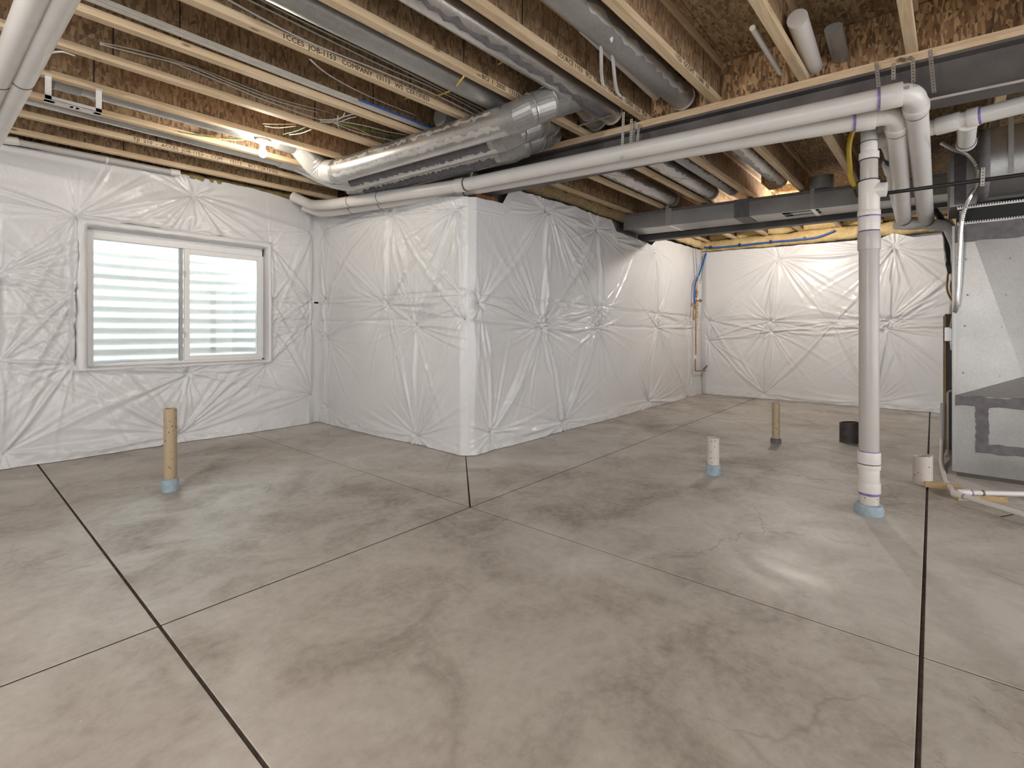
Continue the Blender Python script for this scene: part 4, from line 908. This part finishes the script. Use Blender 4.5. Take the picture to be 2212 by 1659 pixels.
b = MB(); b.tube(smoothp([P(1503, 535, y=yc_), P(1505, 570, y=yc_), P(1507, 606, y=yc_)], 5), .013, 10); tag(b.build('supply_tube', M['galv_dull'], smooth=True), 'grey-green tube rising straight above the copper riser', 'tube')
b = MB(); b.tube(smoothp([P(1525, 545, y=yc_+.02), P(1518, 580, y=yc_+.02), P(1512, 612, y=yc_)], 5), .005, 8); tag(b.build('ground_wire', M['wire_green'], smooth=True), 'thin green ground wire beside the blue tube', 'wire')
xp = 8.78
BP = empty('supply_tube', tuple(P(1535, 535, x=xp)), 'blue plastic water tube clipped along the joists at the end wall', 'tube')
bpts = [P(1520, 534, x=xp), P(1545, 535, x=xp), P(1600, 530, x=xp), P(1665, 523, x=xp), P(1740, 516, x=xp), P(1770, 511, x=xp), P(1804, 498, x=xp)]
b = MB(); b.tube(smoothp(bpts, 6), .014, 10); b.build('tube', M['pex'], BP, smooth=True)
for px, py in ((1535, 535), (1598, 530), (1665, 523), (1738, 516)):
    q = P(px, py, x=xp); b = MB(); b.box(q.x-.018, q.x+.018, q.y-.014, q.y+.014, q.z-.02, q.z+.03); b.build('clip', M['wire_black'], BP)
# ================================================================== FOAM, FIBREGLASS EDGES
def lump(name, label, p0, p1, w_, h_, mat, seed, amp, cat='insulation', n=120, axis='x', top=None, flatten=1):
    b = MB(); p0 = V(p0); p1 = V(p1); path = seg(p0, p1, n); rnd = random.Random(seed); vs = []; m_ = 12
    dv = (p1-p0).normalized(); sd_ = V((-dv.y, dv.x, 0))
    for i, p in enumerate(path):
        for k in range(m_):
            a = 2*pi*k/m_; q = p + sd_*cos(a)*w_ + V((0, 0, sin(a)*h_)); s_ = mn.noise(q*6+V((seed, 0, 0)))*amp + mn.noise(q*22+V((seed, 3, 0)))*amp*.5
            vs.append(q + (sd_*cos(a) + V((0, 0, sin(a))))*s_)
    fs = [(i*m_+k, i*m_+(k+1) % m_, (i+1)*m_+(k+1) % m_, (i+1)*m_+k) for i in range(n) for k in range(m_)] + [tuple(range(m_)), tuple(range(n*m_, n*m_+m_))]
    b.add(vs, fs); return tag(b.build(name, M[mat], smooth=True), label, cat)
lump('insulation_roll', 'tan fibreglass insulation strip along the joist above the middle wall', (3.65, 3.19, 2.625), (5.95, 3.15, 2.625), .06, .065, 'fibre_tan', 3, .02)
lump('insulation_edge', 'yellow-brown fibreglass edge showing over the window-wall plastic', (-3.0, YA+.01, 2.635), (2.9, YA+.01, 2.69), .05, .04, 'fibre', 9, .03, n=300)
lump('spray_foam', 'yellow spray foam band along the end wall under the joists', (8.90, -1.0, 2.57), (8.90, 3.2, 2.60), .08, .10, 'foam', 5, .02)
for k, (ya, yb_) in enumerate([(3.13, 2.67), (2.665, 2.18), (2.18, 1.67), (1.67, 1.16), (1.16, .668), (.668, .168), (.168, -.33)]):
    lump('spray_foam', ['leftmost', 'second', 'third', 'fourth', 'fifth', 'sixth', 'seventh'][k]+' yellow foam pillow at the end wall, counted from the copper riser', (8.93, yb_-.06, 2.84), (8.93, ya-.12, 2.84), .07, .14, 'foam', 40+k, .025, n=20)['group'] = 'spray foam pillows between the joists'
lump('spray_foam', 'yellow foam lump above the copper riser corner', (7.2, 3.12, 2.62), (8.85, 3.10, 2.62), .07, .06, 'foam', 77, .02, n=40)
# ================================================================== BULBS
def lamp(x, y, label, mat='bulb'):
    r = empty('bulb_holder', (x, y, ZJ-.02), label, 'lamp', 'bare ceiling bulbs')
    b = MB(); b.lathe([(.058, 0), (.060, .008), (.05, .022), (.04, .024)], (x, y, ZJ-.02), 28); b.build('porcelain_base', M['porcelain'], r, smooth=40)
    b = MB(); b.lathe([(.018, -.036), (.022, -.03), (.024, 0)], (x, y, ZJ-.02), 20); b.build('socket', M['porcelain'], r, smooth=40)
    b = MB(); b.lathe([(.0005, -.125), (.014, -.122), (.026, -.11), (.031, -.092), (.028, -.072), (.018, -.052), (.015, -.036)], (x, y, ZJ-.02), 16); b.build('bulb', M[mat], r, smooth=True)
lb = P(568, 327, z=2.585); lamp(lb.x, lb.y, 'lit bare bulb in white porcelain holder under the joists near the window')
lamp(7.22, 1.43, 'lit bare bulb hidden behind the far steel beam', 'bulb_far')
for i, (x, y) in enumerate(FILL_BULBS): lamp(x, y, ['lit bare bulb on the ceiling to the left behind the camera', 'lit bare bulb on the ceiling to the right behind the camera'][i], 'bulb_bright')
# ================================================================== HANGER STRAPS
def strap(label, path, wdir, wid=.019, mat='strap', group='perforated metal hanger straps'):
    path = [V(p) for p in path]; L = sum((b_-a_).length for a_, b_ in zip(path[:-1], path[1:])); k = max(2, int(L/.0165)); pp = dense(path, k*3); wdir = V(wdir).normalized(); b = MB()
    h = wid/2; q = .0038
    for i in range(k):
        a, m0, m1, c = pp[3*i], pp[3*i+1], pp[3*i+2], pp[3*i+3]
        rows = [[p + wdir*s_ for s_ in (-h, -q, q, h)] for p in (a, m0, m1, c)]
        vs = [p for r_ in rows for p in r_]; fs = []
        for r_ in range(3):
            for c_ in range(3):
                if r_ == 1 and c_ == 1: continue
                v0 = r_*4+c_; fs.append((v0, v0+1, v0+5, v0+4))
        b.add(vs, fs)
    return tag(b.build('hanger_strap', M[mat], solid=.0012), label, 'strap', group)
yd = (-.1, 1, 0)
def hs(label, px0, py0, px1, py1, xx, x1=None): strap(label, seg(P(px0, py0, x=xx), P(px1, py1, x=x1 or xx), 4), yd)
hs('bright hanger strap left of the beam joint, wrapping under the upper white pipe', 1347, 242, 1343, 345, 3.10, 3.10)
hs('second hanger strap dropping behind the upper white pipe, near middle', 1364, 257, 1362, 312, 3.16)
hs('third hanger strap close beside the second, near middle', 1371, 262, 1367, 310, 3.20)
hs('small hanger strap on the beam just right of the middle group', 1380, 268, 1377, 306, 3.36)
hs('hanger strap on the beam left of the big pipe elbow', 1893, 135, 1899, 198, 3.50)
hs('bent hanger strap with white tip above the pipe elbow', 1930, 137, 1930, 172, 3.50)
hs('hanger strap hanging free directly above the pipe elbow', 1972, 130, 1973, 178, 3.50)
hs('longer hanger strap right of the pipe elbow', 2009, 108, 2018, 200, 3.50)
hs('hanger strap holding the right-hand white pipe', 2195, 188, 2192, 240, 3.85)
hs('short white perforated strap holding the black gas pipe', 2124, 362, 2122, 402, 4.13)
strap('crumpled bright strap nailed along the plate above the elbow', [P(1934, 134, x=3.55), P(1945, 128, x=3.52), P(1957, 130, x=3.50), P(1965, 124, x=3.55), P(1975, 130, x=3.50)], (0, -.3, 1))
hs('strap end hooked at the middle wall duct corner', 1020, 372, 1014, 396, 2.93)
b = MB(); a_ = P(1250, 272, z=2.67); c_ = P(1338, 244, z=2.67); b.tube([a_, c_], .011, 4, flat=.35); tag(b.build('drive_cleat', M['galv']), 'flat sheet-metal strip nailed across the joist bottoms above the beam', 'strip')
# ================================================================== CABLES
def cab(label, pts, mat='romex', r=.0072, group=None, flat=.6, name='cable', cat='cable', n=6, sm=True):
    p = smoothp(pts, 5) if sm else [V(x) for x in pts]
    b = MB(); b.tube(p, r, n, flat=flat); return tag(b.build(name, M[mat], smooth=True), label, cat, group)
def web(i, side=-1): # y just off the web of joist i at X
    return lambda x: YJ[i]-.0265 - .025*(x-1.5) + side*.012
def onweb(i, pxs, off=.012, side=-1):
    out = []
    for px, py in pxs:
        yy = YJ[i]-.0265+side*off
        q = P(px, py, y=yy); q.z = min(max(q.z, ZJ+.045), ZT-.045); out.append(q)
    return out
G5 = 'cream cables stapled to the fifth and sixth joists'
cab('upper cream cable stapled on the fifth joist web', onweb(4, [(215, 92), (300, 110), (410, 141), (500, 175), (600, 213), (700, 240), (760, 262)], .014), group=G5)
cab('middle cream cable stapled on the fifth joist web', onweb(4, [(215, 95), (310, 120), (410, 144), (500, 181), (600, 219), (690, 244)], .018), group=G5)
cab('lowest cream cable stapled on the fifth joist web', onweb(4, [(300, 117), (365, 133), (410, 150), (500, 187), (560, 212), (650, 245), (700, 262)], .014), group=G5)
cab('pale looped cable end over the fourth joist at top left', [P(92, 118, z=2.71), P(110, 114, z=2.68), P(135, 112, z=2.67), P(160, 120, z=2.69)], 'cable_white')
zr = 2.72
for k in range(5):
    dyv = .017*k
    yb_ = YJ[5]-.085-dyv
    cab(['first', 'second', 'third', 'fourth', 'fifth'][k]+' flat cream cable of the ribbon between two joists, counted from the far side', [(-.5, yb_+.03, zr), (.6, yb_+.01, zr+.003), (1.6, yb_, zr), (2.4, yb_-.02, zr+.002), (3.1, yb_-.05, zr)], ['romex', 'cable_white', 'romex', 'cable_white', 'romex'][k], .0085, group='ribbon of flat cream cables', flat=.5)
cab('bright blue cable in the ribbon near the round duct', [(1.9, YJ[5]-.175, zr-.004), (2.4, YJ[5]-.19, zr-.006), (3.0, YJ[5]-.22, zr-.006)], 'pex', .011)
cab('dark strip of shadow-grey cable beside the ribbon', [(-.3, YJ[5]-.065, zr+.03), (3.0, YJ[5]-.12, zr+.03)], 'wire_black', .008)  # plain black cable running along the cream ribbon
for k, (z_, dy_, mt) in enumerate([(2.80, .014, 'romex'), (2.84, .013, 'romex'), (2.88, .013, 'romex'), (2.76, .015, 'cable_white'), (2.90, .02, 'romex')]):
    cab('cream cable '+['sagging lowest', 'second from lowest', 'at mid height', 'white and straight', 'highest'][k]+' on the seventh joist web', [(.8, YJ[6]-.0265-dy_+.018, z_+.02), (1.3, YJ[6]-.0265-dy_, z_-.01*k), (1.8, YJ[6]-.035-dy_, z_-.01), (2.3, YJ[6]-.045-dy_, z_-.02*(k % 3)), (2.9, YJ[6]-.06-dy_, z_-.03)], mt, .0075, group='cables on the seventh joist web')
cab('white cable running diagonally down from the seventh joist bottom', [P(670, 128, z=2.70), P(705, 158, z=2.74), P(760, 190, z=2.77), P(820, 218, z=2.79), P(900, 250, z=2.8)], 'cable_white', .006)
cab('yellow cable poking through the eighth joist near the duct', [P(918, 210, z=2.78), P(950, 205, z=2.74), P(980, 192, z=2.70), P(997, 172, z=2.67), P(1015, 150, z=2.72), P(1040, 144, z=2.80), P(1070, 142, z=2.84), P(1085, 134, z=2.86)], 'cable_yellow', .007)
cab('short yellow cable stub above the near round duct', [P(875, 214, z=2.80), P(890, 210, z=2.74), P(905, 214, z=2.70)], 'cable_yellow', .007)
for k, (pts, mt) in enumerate([
    ([(690, 258), (720, 258), (750, 250), (765, 246)], 'cable_white'), ([(692, 261), (722, 261), (740, 252), (745, 243)], 'romex'), ([(690, 264), (730, 264), (752, 256), (770, 252)], 'cable_white'),
    ([(725, 262), (770, 275), (820, 288), (870, 296)], 'wire_green'), ([(722, 266), (770, 285), (830, 300), (850, 304)], 'cable_white'), ([(722, 264), (770, 278), (800, 292), (835, 310)], 'cable_yellow'), ([(735, 262), (790, 272), (840, 285), (880, 292)], 'romex'),
    ([(730, 250), (729, 268), (735, 280), (744, 284)], 'cable_white'), ([(567, 267), (600, 268), (640, 268)], 'cable_yellow'), ([(572, 272), (600, 276), (640, 272)], 'cable_white'), ([(612, 290), (640, 283), (662, 274)], 'wire_green'), ([(625, 291), (650, 288), (674, 279)], 'cable_white')]):
    zz = 2.73
    q = [P(x_, y_, z=zz) for x_, y_ in pts]
    cab(['upper white bare-ended wire by the fifth joist', 'middle cream bare-ended wire by the fifth joist', 'lower white bare-ended wire by the fifth joist', 'long green wire pointing toward the round duct', 'long white wire below the green one', 'yellow wire crossing under the green one', 'cream wire above the green one', 'curled white cable loop hanging by the fifth joist', 'yellow wire end on the fourth joist side', 'white wire end under the yellow one on the fourth joist', 'green wire end right of the bulb', 'white wire end below the green one, right of bulb'][k], q, mt, .005, group='loose wire ends under the joists')
for k, (pts, mt) in enumerate([([(385, 284), (430, 293), (480, 298), (530, 300), (553, 302)], 'wire_green'), ([(450, 296), (490, 301), (520, 302), (552, 301)], 'cable_yellow'), ([(430, 288), (470, 297), (500, 295), (528, 285)], 'wire_orange'), ([(470, 300), (510, 303), (553, 300)], 'cable_white')]):
    cab(['green wire looping from the third joist to the bulb holder', 'yellow wire beside the bulb holder', 'orange wire curving up before the bulb', 'white wire ending at the bulb holder'][k], [P(x_, y_, z=2.70) for x_, y_ in pts], mt, .0048, group='wires feeding the bulb holder')
# bent white tubes by the tenth joist, cream pipe in bay
for k, pts in enumerate([[(1299, 80), (1299, 150), (1303, 185), (1311, 199), (1340, 215), (1380, 243)], [(1320, 80), (1326, 150), (1331, 190), (1338, 205), (1360, 222), (1384, 246)]]):
    q = [P(*p, z=2.70 if i < 4 else 2.74) for i, p in enumerate(pts)]
    cab(['left bent white tube hanging beside the ninth joist', 'right bent white tube hanging beside the ninth joist'][k], q, 'cable_white', .0105, 'pair of bent white tubes', 1, 'water_tube', 'tube', 10)
for px, py in ((1311, 199), (1338, 206), (1384, 243)):
    q = P(px, py, z=2.71); b = MB(); b.tube([q-V((.012, .004, 0)), q+V((.012, -.004, 0))], .016, 10); tag(b.build('tube_clamp', M['wire_black'], smooth=40), {1311: 'black clamp on the left bent white tube', 1338: 'black clamp on the right bent white tube', 1384: 'black clamp where both white tubes meet the beam'}[px], 'clamp')
pp_ = [P(1262, 60, z=2.80), P(1418, 207, z=2.80)]
r_ = pipe('water_pipe', 'cream plastic pipe sloping through the bay beside the bent white tubes', pp_, .034, 'pvc', n=18); lettering('CHARLOTTE PIPE  PVC 3/4', P(1355, 160, z=2.76)+V((0, -.02, 0)), .022, r_, (pi/2, 0, -.02), 'ink') if False else None
pipe('water_pipe', 'thin white pipe end beside the eleventh joist', [P(1625, 60, z=2.72), P(1685, 158, z=2.72)], .015, 'pvc', n=14)
pipe('drain_pipe', 'thick white pipe rising through the bay right of the eleventh joist', [P(1722, 40, z=2.78), P(1762, 160, z=2.78)], .05, 'pvc', n=20)
b = MB(); a_ = P(1800, 60, z=2.80); c_ = P(1822, 150, z=2.78); b.tube([a_, c_], .045, 20, flat=.6); tag(b.build('metal_boot', M['galv_dull'], smooth=40), 'grey metal boot with round opening beside the thick white pipe', 'duct')
cab('thin cream cable along the ninth joist web', onweb(8, [(1180, 92), (1240, 128), (1300, 165), (1350, 205)], .02), 'romex', .005)
cab('thin loose wire crossing the foil-taped ducts', [P(1300, 375, z=2.66), P(1380, 385, z=2.62), P(1420, 380, z=2.66)], 'wire_orange', .0025)
cab('thin loose wire hanging across the second duct', [P(1420, 368, z=2.66), P(1440, 380, z=2.61), P(1500, 388, z=2.62), P(1535, 384, z=2.66)], 'wire_orange', .003)
cab('white cable stapled down a far joist beside the duct', [P(1510, 330, z=2.75), P(1545, 365, z=2.74), P(1570, 380, z=2.74), P(1600, 400, z=2.73), P(1636, 428, z=2.72)], 'cable_white', .006)
cab('blue pipe seen under the joist beside the insulation roll', [P(1190, 396, z=2.72), P(1260, 425, z=2.72), P(1360, 465, z=2.72)], 'pex', .013, None, 1, 'supply_tube', 'tube', 8)
cab('thin green wire in the bay beside the insulation roll', [P(1222, 390, z=2.78), P(1290, 425, z=2.76), P(1340, 440, z=2.75), P(1374, 441, z=2.75)], 'wire_green', .004)
